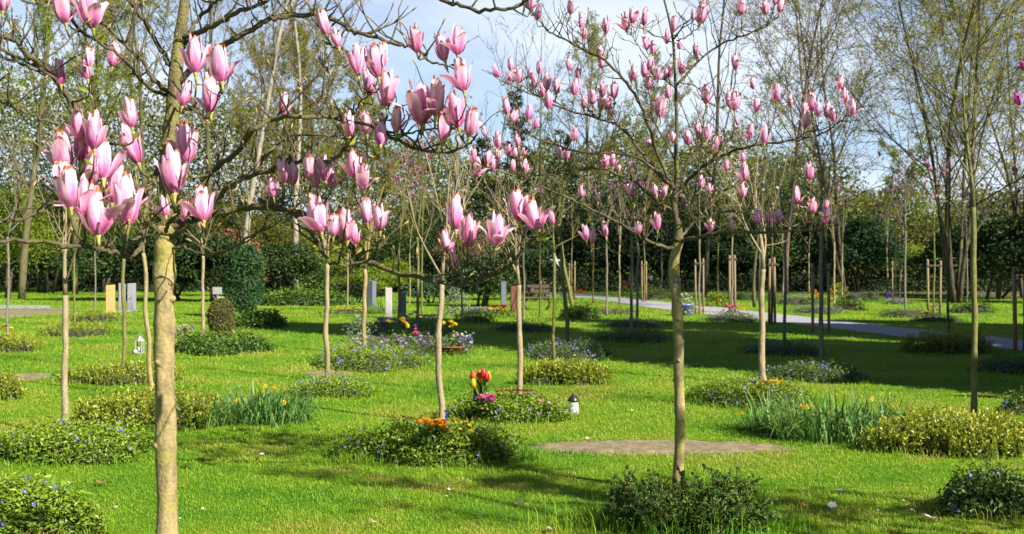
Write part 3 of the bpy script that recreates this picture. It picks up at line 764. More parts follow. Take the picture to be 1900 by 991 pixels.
# ---- the big magnolia at the left
D1 = 5.0
root = thing('magnolia_tree', 'big near magnolia with thick tan trunk at the left and large pink white blossoms', 'tree', ((310 - CX) / F * D1, D1, 0), 'pink magnolias in flower')
TR = [(312, 1206, 42), (311, 1100, 40), (310, 991, 38), (308, 850, 37), (308, 790, 38), (306, 700, 36), (306, 640, 37), (305, 560, 36), (306, 480, 36), (306, 432, 35), (307, 405, 32)]
_, Q1 = trunk_obj('trunk', TR, D1, root, M['bark_tan'], 11, 22, knots=12)
TR = [(306, 432, 34), (308, 390, 32), (312, 300, 30), (318, 230, 28), (325, 150, 25), (335, 60, 21), (342, 0, 18), (346, -100, 14), (350, -260, 10), (356, -400, 6)]
trunk_obj('leader', TR, D1, root, M['bark_mossy'], 14, 18, knots=10)
BR1 = [
 ([(316, 120), (300, 98), (280, 60), (256, 22), (238, -10), (215, -60)], 5.0, 5.2, .012, .005),
 ([(314, 172), (292, 155), (268, 118), (240, 90), (200, 52), (170, 32), (138, 8), (100, -12)], 5.0, 4.4, .010, .004),
 ([(314, 178), (285, 168), (255, 140), (240, 122), (200, 88), (150, 60), (110, 12), (40, 5)], 5.0, 4.2, .009, .004),
 ([(306, 420), (280, 380), (240, 330), (200, 280), (155, 222), (118, 170), (98, 142), (62, 112), (30, 78), (0, 68), (-40, 50)], 5.0, 4.0, .017, .007),
 ([(108, 232), (82, 222), (42, 206), (20, 196), (0, 187), (-30, 170)], 4.3, 4.0, .006, .004),
 ([(104, 150), (78, 130), (50, 115), (20, 101), (0, 93), (-30, 80)], 4.25, 3.9, .006, .004),
 ([(92, 146), (60, 128), (30, 115), (0, 106), (-30, 100)], 4.25, 4.1, .005, .003),
 ([(303, 440), (240, 380), (165, 352), (135, 360), (110, 369), (75, 390), (40, 405), (0, 412), (-40, 410)], 5.0, 3.8, .013, .005),
 ([(310, 290), (288, 325), (272, 378), (264, 425), (266, 452), (243, 477), (218, 468), (175, 462), (118, 456), (60, 447), (0, 448), (-30, 440)], 5.0, 3.6, .012, .006),
 ([(342, 90), (352, 60), (368, 35), (395, 10), (420, -8), (450, -25)], 5.0, 5.1, .011, .005),
 ([(335, 70), (365, 62), (402, 44), (440, 22), (478, 8), (522, -12)], 5.0, 4.7, .014, .007),
 ([(328, 160), (372, 110), (415, 84), (445, 68), (480, 47), (508, 33), (545, 28), (600, 31), (640, 50), (662, 62), (700, 70), (740, 83), (765, 88), (785, 102), (797, 114), (822, 119)], 5.0, 4.5, .014, .004),
 ([(578, 32), (598, 56), (612, 78), (626, 92), (640, 90)], 4.75, 4.6, .005, .003),
 ([(605, 88), (603, 118), (611, 140), (607, 175), (600, 200), (588, 213)], 4.75, 4.6, .0035, .002),
 ([(308, 445), (345, 422), (357, 378), (395, 318), (440, 282), (470, 242), (505, 224), (545, 216), (600, 218), (650, 225), (700, 240), (740, 262), (785, 280), (830, 283), (868, 268), (885, 250)], 5.0, 4.3, .014, .004),
 ([(700, 241), (745, 248), (790, 240), (830, 238), (860, 240)], 4.5, 4.3, .005, .003),
 ([(620, 220), (655, 212), (668, 190), (690, 170)], 4.6, 4.5, .004, .003),
 ([(318, 430), (350, 400), (385, 388), (425, 345), (460, 328), (520, 306), (560, 300), (605, 298), (628, 288), (650, 265), (656, 250)], 5.0, 4.4, .013, .004),
 ([(352, 400), (392, 372), (430, 345), (475, 316), (500, 280), (540, 255), (600, 250), (650, 262)], 4.9, 5.2, .011, .004),
 ([(308, 425), (380, 402), (440, 388), (490, 384), (540, 393), (580, 405), (620, 432), (650, 457), (680, 482), (720, 500), (780, 517), (830, 526), (870, 530), (910, 514), (950, 490), (978, 455), (996, 438)], 5.0, 4.4, .016, .004),
 ([(480, 370), (530, 390), (565, 412), (592, 455), (612, 486), (650, 492), (690, 478), (705, 445)], 4.75, 4.4, .010, .004),
 ([(560, 410), (578, 432), (592, 445)], 4.6, 4.5, .004, .003),
 ([(304, 462), (340, 458), (378, 472), (420, 464), (460, 440), (492, 420), (505, 395)], 5.0, 4.6, .007, .004),
 ([(375, 472), (374, 440), (376, 425)], 4.75, 4.6, .004, .003),
 ([(342, -60), (420, -90), (560, -80), (700, -45), (780, -20), (840, 6), (880, 18), (930, 17), (963, 9), (985, -8), (1000, -30)], 5.0, 4.4, .013, .004),
 ([(308, 430), (318, 410), (332, 392), (330, 380)], 4.9, 4.2, .009, .004),
 ([(322, 200), (345, 205), (365, 200), (385, 220), (402, 185), (412, 165)], 5.0, 4.4, .006, .003),
 ([(780, 517), (840, 505), (870, 490), (915, 500)], 4.6, 4.4, .005, .003),
]
BL1 = [(5, 22, 60, 5, 1), (122, 44, 70, -3, 2), (172, 52, 78, -2, 8), (113, 158, 52, -8, 4), (165, 124, 40, -5, 2), (163, 148, 44, -9, 1), (208, 125, 48, 4, 4),
 (363, 137, 72, -4, 3), (412, 154, 76, -9, 2), (391, 210, 76, -9, 1), (338, 198, 54, 12, 0), (347, 302, 80, -14, 2), (245, 238, 58, -5, 0), (257, 304, 74, -16, 3),
 (192, 333, 88, -14, 4), (124, 323, 86, -8, 8), (175, 278, 68, -8, 3), (131, 386, 82, -3, 2), (182, 438, 92, -14, 8), (235, 419, 88, -16, 5), (170, 345, 66, -4, 1), (150, 300, 70, 6, 7), (152, 262, 60, -6, 3), (208, 378, 70, 8, 5), (108, 350, 60, -10, 2), (158, 402, 72, 0, 6),
 (323, 361, 88, -8, 3), (378, 410, 68, -6, 8), (308, 402, 44, -14, 1), (345, 414, 46, -2, 2),
 (527, 216, 47, 0, 0), (607, 65, 50, -12, 1), (628, 88, 40, -5, 0), (665, 138, 60, -9, 7), (702, 144, 65, -12, 2), (690, 179, 55, -8, 0), (718, 199, 70, 3, 3), (708, 128, 52, 2, 1),
 (648, 255, 50, 0, 1), (680, 250, 48, -5, 2), (706, 270, 55, 0, 7), (735, 245, 50, 2, 1), (782, 230, 78, 2, 6), (808, 214, 70, 2, 4), (821, 260, 64, 3, 2), (851, 237, 64, -6, 3), (870, 255, 60, 4, 1),
 (861, 169, 62, -6, 8), (849, 102, 54, 0, 6), (826, 114, 54, -14, 7), (774, 98, 50, -5, 3), (508, 367, 42, -6, 2), (527, 341, 52, -6, 1), (543, 345, 48, 2, 7), (575, 335, 52, -3, 1),
 (604, 337, 50, -4, 3), (614, 351, 42, 6, 1), (588, 350, 36, -2, 0), (657, 331, 56, -2, 2), (673, 351, 54, 9, 4), (596, 432, 72, -11, 8), (642, 446, 68, -10, 2), (682, 415, 50, -7, 1), (705, 430, 52, -3, 3),
 (660, 455, 42, -4, 4), (618, 440, 46, -2, 2), (846, 428, 64, 3, 7), (868, 459, 60, 0, 3), (920, 455, 60, 2, 6), (963, 411, 62, -8, 4), (996, 428, 64, -6, 8), (831, 472, 48, -6, 1), (848, 500, 36, -8, 0), (1026, 418, 28, -4, 0), (488, 5, 22, -6, 1), (985, 18, 24, 6, 2)]
build_traced(root, D1, Q1, BR1, BL1, BLOOM, M['bark_branch'], 21, n_extra=10)

# ---- the magnolia right of the middle
D2 = depth_of(915)
root = thing('magnolia_tree', 'mid sized magnolia with slim straight trunk and wide crown of small pink goblet blossoms', 'tree', ((1258 - CX) / F * D2, D2, 0), 'pink magnolias in flower')
TR = [(1257, 919, 22), (1258, 890, 20), (1262, 800, 18.5), (1261, 740, 18.5), (1259, 690, 19), (1260, 640, 18), (1257, 580, 18), (1252, 520, 17.5), (1252, 480, 18), (1259, 447, 19), (1258, 432, 15)]
tk, Q2 = trunk_obj('trunk', TR, D2, root, M['bark_tan'], 12, 18, knots=12)
LD = [(1259, 446, 16), (1257, 410, 14.5), (1251, 372, 13), (1257, 335, 11), (1255, 290, 8), (1256, 230, 6.5), (1254, 160, 5.5), (1250, 80, 4.5), (1241, 30, 4), (1233, 0, 3.5), (1226, -40, 2.5)]
trunk_obj('leader', LD, D2, root, M['bark_branch'], 13, 12, knots=6)
mb = MB(); box(mb, (0, 0, 0), (0.030, 0.006, 0.022), bevel=0.0028)
tg = mb.build('tag', M['tag'], root); tg.location = Vector(at(1253, 521, D2 - 0.048)) - root.location; tg['label'] = 'small round dark green number tag'
BR2 = [
 ([(1259, 448), (1300, 440), (1340, 431), (1400, 433), (1450, 430), (1500, 428), (1545, 420)], D2, 7.7, 0.0156, 0.0046),
 ([(1260, 443), (1285, 416), (1312, 400), (1360, 392), (1400, 396), (1440, 412), (1468, 420), (1492, 408)], D2, 8.8, 0.0120, 0.0034),
 ([(1254, 365), (1280, 332), (1312, 305), (1350, 285), (1400, 270), (1470, 262), (1520, 250), (1552, 232), (1572, 215)], D2, 8.0, 0.0132, 0.0034),
 ([(1257, 345), (1285, 292), (1300, 270), (1306, 222), (1310, 188), (1292, 162), (1262, 153)], D2, 8.7, 0.0084, 0.0034),
 ([(1256, 158), (1290, 121), (1330, 86), (1380, 66), (1420, 50), (1440, 32), (1450, 20)], D2, 8.1, 0.0084, 0.0034),
 ([(1251, 72), (1275, 40), (1300, 10), (1312, -12)], D2, 8.5, 0.0060, 0.0034),
 ([(1251, 352), (1222, 290), (1200, 222), (1170, 165), (1130, 120), (1090, 95), (1060, 80), (1020, 58), (1000, 38), (982, 18)], D2, 7.7, 0.0132, 0.0034),
 ([(1249, 350), (1215, 316), (1180, 270), (1150, 235), (1110, 220), (1060, 206), (1030, 196), (1000, 180), (960, 163), (925, 146)], D2, 8.8, 0.0120, 0.0034),
 ([(1247, 345), (1200, 302), (1150, 284), (1100, 285), (1040, 272), (990, 255), (950, 237), (930, 225)], D2, 7.6, 0.0108, 0.0034),
 ([(1249, 390), (1215, 372), (1180, 340), (1150, 325), (1110, 312), (1060, 320), (1000, 325), (950, 318)], D2, 8.9, 0.0108, 0.0034),
 ([(1252, 460), (1220, 455), (1190, 440), (1150, 415), (1110, 395), (1060, 370), (1000, 345), (950, 325), (900, 308), (872, 288)], D2, 7.5, 0.0132, 0.0034),
 ([(1252, 435), (1200, 412), (1150, 405), (1100, 400)], D2, 9.0, 0.0072, 0.0034),
 ([(1256, 305), (1232, 258), (1212, 222), (1205, 175), (1195, 148)], D2, 8.0, 0.0060, 0.0034),
 ([(1259, 425), (1277, 400), (1286, 370), (1295, 322), (1301, 272), (1300, 262)], D2, 7.9, 0.0060, 0.0034),
 ([(1285, 416), (1320, 380), (1350, 350), (1392, 330)], 8.5, 9.2, 0.0060, 0.0034),
 ([(1256, 165), (1235, 150), (1213, 142), (1200, 110), (1175, 70), (1164, 58)], D2, 8.6, 0.0048, 0.0029),
 ([(1254, 80), (1230, 72), (1200, 55), (1194, 48)], D2, 8.0, 0.0048, 0.0029),
 ([(1255, 75), (1275, 68), (1290, 55), (1299, 48)], D2, 8.2, 0.0048, 0.0029),
 ([(1060, 80), (1052, 55), (1056, 30)], 7.9, 7.8, 0.0042, 0.0023),
 ([(1090, 95), (1082, 80), (1078, 56)], 7.95, 7.9, 0.0042, 0.0023),
 ([(1060, 206), (1030, 190), (1010, 185), (985, 170), (965, 158)], 8.6, 8.3, 0.0060, 0.0029),
 ([(1400, 270), (1430, 240), (1442, 195), (1460, 200)], 8.1, 8.3, 0.0048, 0.0029),
 ([(1470, 262), (1500, 245), (1540, 235), (1562, 200)], 8.05, 7.9, 0.0048, 0.0029),
 ([(1310, 188), (1340, 200), (1360, 175), (1364, 135)], 8.6, 8.5, 0.0048, 0.0029),
 ([(1310, 305), (1330, 285), (1345, 262), (1385, 262)], 8.2, 8.0, 0.0048, 0.0029),
]
BL2 = [(982, 18, 25, -4), (997, 38, 28, 2), (1058, 27, 26, 2), (1078, 52, 26, 3), (1084, 74, 22, 0), (925, 144, 22, -10), (948, 132, 24, -3), (943, 158, 24, 2), (962, 155, 28, 3), (990, 164, 22, 0), (1000, 138, 24, 2), (985, 148, 20, -3), (1015, 168, 28, 0), (1032, 175, 28, 2), (1008, 180, 25, -3), (1018, 203, 32, 0), (942, 213, 30, -4), (950, 228, 26, 5), (981, 223, 30, 3), (992, 240, 22, 3), (1056, 132, 24, -2), (1070, 147, 24, 4), (1066, 178, 28, 2), (1083, 203, 22, 0), (1099, 195, 28, -2), (1115, 205, 28, 3), (1118, 180, 25, 0), (1112, 110, 25, 2), (1117, 128, 22, 0),
 (1124, 63, 26, 0), (1163, 57, 30, -8), (1173, 45, 32, 2), (1195, 48, 28, 3), (1248, 60, 28, 5), (1237, 82, 22, 0), (1200, 93, 24, -6), (1212, 101, 24, 0), (1299, 45, 38, 6), (1286, 38, 18, 0), (1261, 92, 18, 0), (1292, 106, 26, -2), (1140, 183, 30, 0), (1125, 205, 30, 4), (1134, 217, 20, -2), (1173, 150, 26, 3), (1195, 145, 28, 0), (1204, 168, 25, -4), (1203, 130, 22, 5), (1220, 147, 20, 0), (1234, 148, 20, 0), (1242, 143, 20, 0), (1265, 138, 26, -2), (1242, 183, 24, -3), (1225, 218, 38, -3), (1311, 192, 32, 0), (1357, 202, 32, -3),
 (1376, 28, 28, 0), (1422, 28, 26, -5), (1437, 10, 20, 0), (1446, 25, 28, 3), (1365, 130, 28, 0), (1398, 166, 22, 0), (1363, 205, 34, -2), (1403, 208, 26, 1), (1440, 190, 34, 2), (1467, 198, 20, 0), (1493, 213, 22, 0), (1508, 208, 34, -3), (1518, 217, 28, 3), (1535, 220, 28, -2), (1547, 226, 26, 0), (1495, 240, 28, 3), (1556, 168, 26, 2), (1569, 194, 30, -5), (1580, 216, 28, 2), (1388, 260, 28, 2), (1418, 267, 28, 2),
 (900, 253, 18, -3), (924, 275, 28, 0), (925, 298, 22, -2), (962, 272, 28, -4), (942, 290, 24, 2), (957, 292, 20, -2), (968, 292, 20, 3), (905, 305, 26, 0), (915, 317, 22, 0), (922, 317, 20, 0), (953, 320, 22, 0), (975, 320, 22, 0), (884, 330, 34, 3), (879, 302, 24, 0), (1037, 293, 24, 0), (1052, 296, 22, 0), (1065, 262, 24, 2), (1078, 369, 24, 0), (1088, 447, 26, -5), (1098, 454, 26, 2), (1005, 360, 14, 0),
 (1124, 310, 26, 0), (1137, 310, 28, 0), (1148, 320, 14, 0), (1170, 365, 26, 0), (1218, 365, 24, -2), (1231, 367, 24, 2), (1220, 428, 28, 0), (1187, 433, 20, -2), (1124, 440, 26, -2), (1204, 275, 20, 0), (1247, 262, 18, 0), (1278, 270, 28, -3), (1296, 258, 28, -2), (1312, 260, 28, 3), (1325, 280, 24, 0), (1347, 318, 20, 0), (1301, 350, 22, 2), (1317, 357, 16, 0), (1318, 430, 24, 0), (1357, 428, 20, 0),
 (1380, 337, 34, -2), (1378, 367, 26, -2), (1378, 300, 16, 0), (1503, 335, 30, -2), (1480, 380, 30, -4), (1508, 397, 28, -2), (1532, 390, 20, 2), (1533, 416, 30, 0), (1408, 416, 28, -2), (1427, 418, 26, 0), (1447, 415, 28, -2)]
build_traced(root, D2, Q2, BR2, BL2, BLOOM, M['bark_branch'], 22, n_extra=15, aim=1, budlen=0.03)
# ------------------------------------------------------------------ generic growth
def branch_path(rng, p, d, L, n, wob, trop):
    P = [np.asarray(p, float)]; d = norm(np.asarray(d, float)); st = L / n
    for _ in range(n):
        d = norm(d + wob * rng.normal(size=3) + np.array([0, 0, trop])); P.append(P[-1] + d * st)
    return np.array(P)

def side_dir(rng, axis, ang, az):
    axis = norm(axis); ref = np.array([1.0, 0, 0]) if abs(axis[2]) > 0.8 else np.array([0, 0, 1.0])
    u = norm(np.cross(axis, ref)); w = np.cross(axis, u)
    return axis * math.cos(ang) + (u * math.cos(az) + w * math.sin(az)) * math.sin(ang)

def grow(rng, stems, spec):
    """stems: list of (path, r0, r1). returns segments per level and end points"""
    lv = {0: stems, 1: [], 2: [], 3: []}
    for level in (1, 2, 3):
        s = spec.get(level)
        if not s: break
        for (P, r0, r1) in lv[level - 1]:
            n = len(P) - 1; tot = np.linalg.norm(np.diff(P, axis=0), axis=1).sum()
            cnt = s['n'] if level == 1 else max(1, int(round(s['n'] * rng.uniform(0.7, 1.3))))
            az = rng.uniform(0, 6.28)
            for k in range(cnt):
                t = s['t0'] + (s.get('t1', 0.98) - s['t0']) * (k + rng.uniform(0.1, 0.9)) / cnt
                i = min(int(t * n), n - 1); f = t * n - i
                p = P[i] * (1 - f) + P[i + 1] * f; ax = P[i + 1] - P[i]
                az += 2.4 + rng.normal() * 0.5
                ang = R(s['ang'] * (1 - s.get('angtop', 0.3) * t) + rng.normal() * s.get('angvar', 10))
                L = (s['len'] * tot if 'len' in s else s['abs']) * (1 - s.get('taper', 0.55) * t) * rng.uniform(0.7, 1.25)
                rb = (r0 + (r1 - r0) * t) * s.get('rk', 0.55)
                rb = max(min(rb, s.get('rmax', 9)), s.get('rmin', 0.003))
                Q = branch_path(rng, p, side_dir(rng, ax, ang, az), L, s.get('seg', 4), s.get('wob', 0.12), s.get('trop', 0.05))
                lv[level].append((Q, rb, max(rb * s.get('rt', 0.35), 0.002)))
    return lv

def wood(mb, items, sides, rng=None):
    A, B, a, b = [], [], [], []
    for (P, r0, r1) in items:
        rr = np.linspace(r0, r1, len(P)); A.append(P[:-1]); B.append(P[1:]); a.append(rr[:-1]); b.append(rr[1:])
    if A: segs(mb, np.concatenate(A), np.concatenate(B), np.concatenate(a), np.concatenate(b), sides)

def along(rng, items, n, t0=0.2):
    """n random points on a list of paths with the local direction"""
    if not items: return np.zeros((0, 3)), np.zeros((0, 3))
    k = rng.integers(0, len(items), n); t = rng.uniform(t0, 1.0, n); P = np.zeros((n, 3)); D = np.zeros((n, 3))
    for j in range(n):
        Q = items[k[j]][0]; m = len(Q) - 1; i = min(int(t[j] * m), m - 1); f = t[j] * m - i
        P[j] = Q[i] * (1 - f) + Q[i + 1] * f; D[j] = Q[i + 1] - Q[i]
    return P, norm(D)

# ------------------------------------------------------------------ young trees on the lawn
rng_t = np.random.default_rng(77)
BARK = {'pale': 'bark_pale', 'grey': 'bark_grey', 'green': 'bark_green', 'tan': 'bark_tan', 'dark': 'bark_branch', 'red': 'bark_red'}
def young_tree(px, py, w, fork, top, spread, bark, label, bloom=None, nbl=0, nleaf=0, style='vase', lean=0.0, seed=None, nb=6, group='young magnolias on the lawn', wig=1.0, twigs=1.0):
    rng = np.random.default_rng(seed if seed is not None else int(px * 7 + py))
    d = depth_of(py); s = d / F; base = ground(px, py)
    root = thing('young_magnolia', label, 'tree', base, group)
    zf = H - (fork - CY) * s; zt = H - (top - CY) * s; r0 = w / 2 * s * .9
    n = 9
    t = np.linspace(0, 1, n)
    wob = np.cumsum(rng.normal(size=(n, 2)), 0) * r0 * 0.34 * wig; wob -= wob[:1] + (wob[-1:] - wob[:1]) * t[:, None]
    T = np.stack([base[0] + wob[:, 0] + lean * s * t, base[1] + wob[:, 1], zf * t], -1)
    Tc = catmull(T, 4); m = len(Tc)
    rad = np.linspace(r0 * 1.08, r0 * 0.86, m) * (1 + 0.05 * rng.normal(size=m)); rad[0] *= 1.25; rad[1] *= 1.1
    mb = MB(); tube(mb, Tc, rad, 10 if w > 8 else 7, lump=0.05, rng=rng)
    mat = M[BARK[bark]]
    # the leader carries on above the first fork
    top_p = Tc[-1]; hl = (zt - zf)
    lead = branch_path(rng, top_p, [rng.normal() * 0.05, rng.normal() * 0.05, 1], hl * (0.95 if style != 'open' else 0.7), 6, 0.06, 0.05)
    tube(mb, lead, np.linspace(rad[-1] * 0.85, max(0.0025, r0 * 0.12), len(lead)), 7)
    sp = spread * s
    ang = {'vase': 38, 'upright': 24, 'open': 62}[style]
    stems = [(lead, rad[-1] * 0.8, r0 * 0.12)]
    limbs = grow(rng, stems, {1: dict(n=nb, t0=0.0, t1=0.75, ang=ang, angtop=0.2, abs=max(sp / math.sin(R(ang)), hl * 0.5), taper=0.55, rk=0.62, rt=0.25, seg=5, wob=0.10, trop=0.10, rmin=0.004)})[1]
    l1 = {2: [], 3: []}
    for it in limbs + [stems[0]]:
        g = grow(rng, [it], {1: dict(n=max(2, int(4 * twigs)), t0=0.2, ang=40, abs=sp * 0.55 + 0.1, taper=0.5, rk=0.55, seg=4, wob=0.12, trop=0.14, rmin=0.003),
                             2: dict(n=max(2, int(3 * twigs)), t0=0.2, ang=42, abs=sp * 0.25 + 0.08, taper=0.4, rk=0.6, seg=3, wob=0.14, trop=0.12, rmin=0.0022)})
        b = MB() if it is not stems[0] else mb
        if it is not stems[0]:
            c = catmull(it[0], 2); tube(b, c, np.linspace(it[1], it[2], len(c)), 6)
        wood(b, g[1], 4); wood(b, g[2], 3)
        b.build('branch' if b is not mb else 'trunk', mat, root)
        l1[2] += g[1]; l1[3] += g[2]
    ends = [it[0][-1] for it in l1[3]] + [it[0][-1] for it in l1[2]] + [it[0][-1] for it in limbs]
    if bloom and nbl:
        ms, sz, kk = bloom
        idx = rng.permutation(len(ends))[:nbl]
        for j in idx:
            sc = sz * rng.uniform(0.75, 1.2)
            o = inst('blossom', ms[rng.integers(len(ms))], root, ends[j], (rng.normal() * 0.2, rng.normal() * 0.2, rng.uniform(0, 6.28)), sc)
    if nleaf:
        L = MB(); P, D = along(rng, l1[3] + l1[2], nleaf, 0.3)
        leaves(L, P, norm(D + rng.normal(size=P.shape) * 0.7), rand_dirs(rng, nleaf), rng.uniform(0.03, 0.06, nleaf) * max(1, d / 18), rng.uniform(0.016, 0.03, nleaf) * max(1, d / 18), rng.random(nleaf))
        o = L.build('leaves', M['bright'], root, smooth=False); o['kind'] = 'stuff'
    return root

PK, MG, WH = (BLOOM_FAR, 0.10, 0), (BLOOM_MAG, 0.105, 0), (BLOOM_WHT, 0.085, 0)
YT = [
 dict(px=121, py=808, w=14, fork=548, top=330, spread=150, bark='pale', nb=5, twigs=.8, nleaf=30, label='bare young magnolia with pale trunk growing from the violet flowered bed at the left', wig=.5),
 dict(px=230, py=687, w=8, fork=478, top=255, spread=70, bark='green', nleaf=40, nb=5, twigs=.7, label='thin greenish young tree rising from a pale low bed beside the big magnolia trunk'),
 dict(px=284, py=737, w=9.5, fork=470, top=300, spread=60, bark='tan', lean=-18, nleaf=20, nb=4, twigs=.7, wig=1.8, label='crooked young tree leaning left just behind the big magnolia trunk'),
 dict(px=607, py=706, w=10, fork=490, top=390, spread=60, bark='pale', nb=5, twigs=.7, label='slim pale trunked young tree in front of the lilac flowered bed'),
 dict(px=677, py=656, w=9, fork=500, top=330, spread=70, bark='tan', nb=6, nleaf=30, label='slim tan young tree standing in the densest lilac flowered periwinkle bed'),
 dict(px=820, py=785, w=13, fork=523, top=255, spread=120, bark='pale', nb=9, twigs=1.2, style='upright', nleaf=50, label='young magnolia with a pale knobbly trunk above the orange flowers, bare upright shoots'),
 dict(px=963, py=737, w=11, fork=530, top=330, spread=90, bark='pale', nb=7, nleaf=60, label='young magnolia with pale trunk rising behind the red tulips', style='vase'),
 dict(px=1028, py=687, w=6.5, fork=470, top=340, spread=60, bark='green', wig=2.2, nb=5, twigs=.7, nleaf=30, label='thin wavy trunked young tree growing from the yellow green bed'),
 dict(px=1052, py=642, w=8.5, fork=470, top=330, spread=70, bark='green', lean=-10, nb=5, nleaf=30, twigs=.8, label='leaning young tree in the dark blue bed behind the wavy trunk'),
 dict(px=1063, py=570, w=8, fork=440, top=330, spread=60, bark='green', lean=-26, nb=4, twigs=.8, label='thick trunked tree leaning left near the bench and the path'),
 dict(px=1172, py=620, w=6.5, fork=440, top=320, spread=60, bark='grey', nb=5, bloom=MG, nbl=8, label='thin grey young magnolia with a few dark pink blossoms in the upper shaded blue bed'),
 dict(px=1182, py=598, w=5.5, fork=450, top=310, spread=50, bark='grey', nb=5, bloom=MG, nbl=14, label='thin grey young magnolia with many magenta blossoms behind the shaded beds', wig=1.6),
 dict(px=1126, py=586, w=4.5, fork=440, top=330, spread=45, bark='grey', nb=5, bloom=MG, nbl=8, label='thin pale young tree beside the path, left of the two grey ones'),
 dict(px=1150, py=566, w=4, fork=455, top=350, spread=36, bark='pale', nb=4, label='very thin pale young tree at the near edge of the path'),
 dict(px=1416, py=712, w=13, fork=500, top=240, spread=120, bark='pale', nb=8, twigs=1.2, bloom=PK, nbl=4, label='pale grey magnolia with a vase shaped crown standing in the bed with yellow pansies', nleaf=40),
 dict(px=1456, py=636, w=6.5, fork=440, top=280, spread=70, bark='grey', nb=6, nleaf=40, bloom=WH, nbl=18, label='grey young magnolia with white blossoms in the dark bed right of the vase shaped one'),
 dict(px=1524, py=680, w=9, fork=430, top=250, spread=80, bark='grey', nb=6, twigs=1, bloom=PK, nbl=6, label='young magnolia with straight grey trunk between two wooden stakes in shade'),
 dict(px=1761, py=633, w=5.5, fork=400, top=250, spread=50, bark='dark', nb=6, bloom=(BLOOM_FAR, .10, 0), nbl=16, label='thin dark trunked young magnolia with pale pink blossoms at the path edge', wig=1.6),
 dict(px=1806, py=797, w=12.5, fork=385, top=45, spread=150, bark='green', nb=8, twigs=1.3, nleaf=30, label='tall bare young tree with greenish trunk in the yellow green bed at the right', wig=.8),
 dict(px=377, py=628, w=7, fork=475, top=360, spread=60, bark='pale', nb=5, twigs=.8, label='slim pale young tree standing in the ivy bed beside the round clipped bush'),
 dict(px=14, py=636, w=5.5, fork=440, top=250, spread=60, bark='grey', nb=5, nleaf=30, label='thin grey young tree beside the pot of red and yellow flowers at the left edge'),
 dict(px=138, py=606, w=4.5, fork=470, top=330, spread=50, bark='green', nb=5, nleaf=30, label='thin green young tree in the pale bed behind the bare pale magnolia'),
 dict(px=176, py=581, w=3.2, fork=460, top=340, spread=40, bark='grey', nb=4, label='very thin grey young tree left of the yellow gravestone'),
 dict(px=462, py=588, w=6.5, fork=440, top=300, spread=60, bark='tan', nb=5, nleaf=30, label='brown trunked young tree standing before the dark columnar cypress'),
 dict(px=645, py=571, w=3.2, fork=470, top=380, spread=36, bark='pale', nb=4, label='very thin pale young tree by the dark clipped mound and the yellow flower strip'),
 dict(px=741, py=607, w=5.5, fork=450, top=270, spread=60, bark='green', nb=6, nleaf=30, bloom=MG, nbl=34, style='upright', label='greenish young magnolia with magenta blossoms in front of the slate gravestone'),
 dict(px=774, py=592, w=6, fork=440, top=240, spread=60, bark='green', nb=6, bloom=MG, nbl=40, style='upright', label='young magnolia full of magenta blossoms behind the flower bowls'),
 dict(px=783, py=582, w=4, fork=440, top=260, spread=50, bark='green', nb=5, bloom=MG, nbl=26, style='upright', label='slimmer magenta flowered magnolia close behind the fuller one'),
 dict(px=760, py=566, w=2.6, fork=470, top=330, spread=36, bark='pale', nb=4, label='very thin pale sapling behind the gravestones'),
 dict(px=858, py=601, w=4, fork=470, top=350, spread=50, bark='tan', nb=5, label='thin tan young tree in a yellow green bed behind the pale knobbly trunk'),
 dict(px=971, py=598, w=5, fork=470, top=330, spread=50, bark='grey', nb=5, nleaf=40, label='thin grey young tree right of the red granite gravestone'),
 dict(px=1001, py=588, w=3.6, fork=470, top=350, spread=40, bark='dark', nb=4, label='thin dark young tree in front of the bench'),
 dict(px=1101, py=562, w=3, fork=450, top=360, spread=36, bark='green', nb=4, label='very thin greenish sapling where the path begins'),
 dict(px=1227, py=549, w=2.6, fork=470, top=380, spread=30, bark='grey', nb=4, label='tiny grey sapling in front of the dark trees behind the path'),
 dict(px=1333, py=547, w=3, fork=450, top=330, spread=40, bark='green', nb=5, bloom=WH, nbl=12, label='thin sapling with white blossoms across the path by the white flower pot'),
 dict(px=1409, py=549, w=3, fork=460, top=330, spread=45, bark='grey', nb=5, bloom=WH, nbl=16, label='thin sapling with white blossoms across the path behind the vase shaped magnolia'),
 dict(px=1453, py=551, w=3.4, fork=470, top=320, spread=40, bark='pale', nb=5, bloom=WH, nbl=12, label='pale sapling with white blossoms behind the grey cushion plants'),
 dict(px=1501, py=558, w=3.4, fork=470, top=330, spread=45, bark='pale', nb=5, bloom=MG, nbl=10, label='pale sapling with a few magenta blossoms across the path'),
 dict(px=1548, py=565, w=3.8, fork=450, top=320, spread=45, bark='pale', nb=5, bloom=MG, nbl=16, label='wavy pale magnolia with round magenta blossoms across the path'),
 dict(px=1563, py=551, w=3, fork=450, top=340, spread=36, bark='pale', nb=4, bloom=MG, nbl=10, label='thin pale sapling right of the wavy magenta magnolia'),
 dict(px=1645, py=548, w=3, fork=460, top=380, spread=30, bark='pale', nb=5, bloom=MG, nbl=16, style='upright', label='thin magenta flowered sapling left of the pair of pale stakes'),
 dict(px=1680, py=576, w=4.4, fork=430, top=310, spread=40, bark='grey', nb=5, bloom=MG, nbl=16, style='upright', label='grey young magnolia with magenta blossoms near the path bend'),
 dict(px=1794, py=565, w=3, fork=460, top=360, spread=40, bark='grey', nb=4, label='thin grey sapling before the dark evergreen at the right'),
]
for k in YT: young_tree(**k)

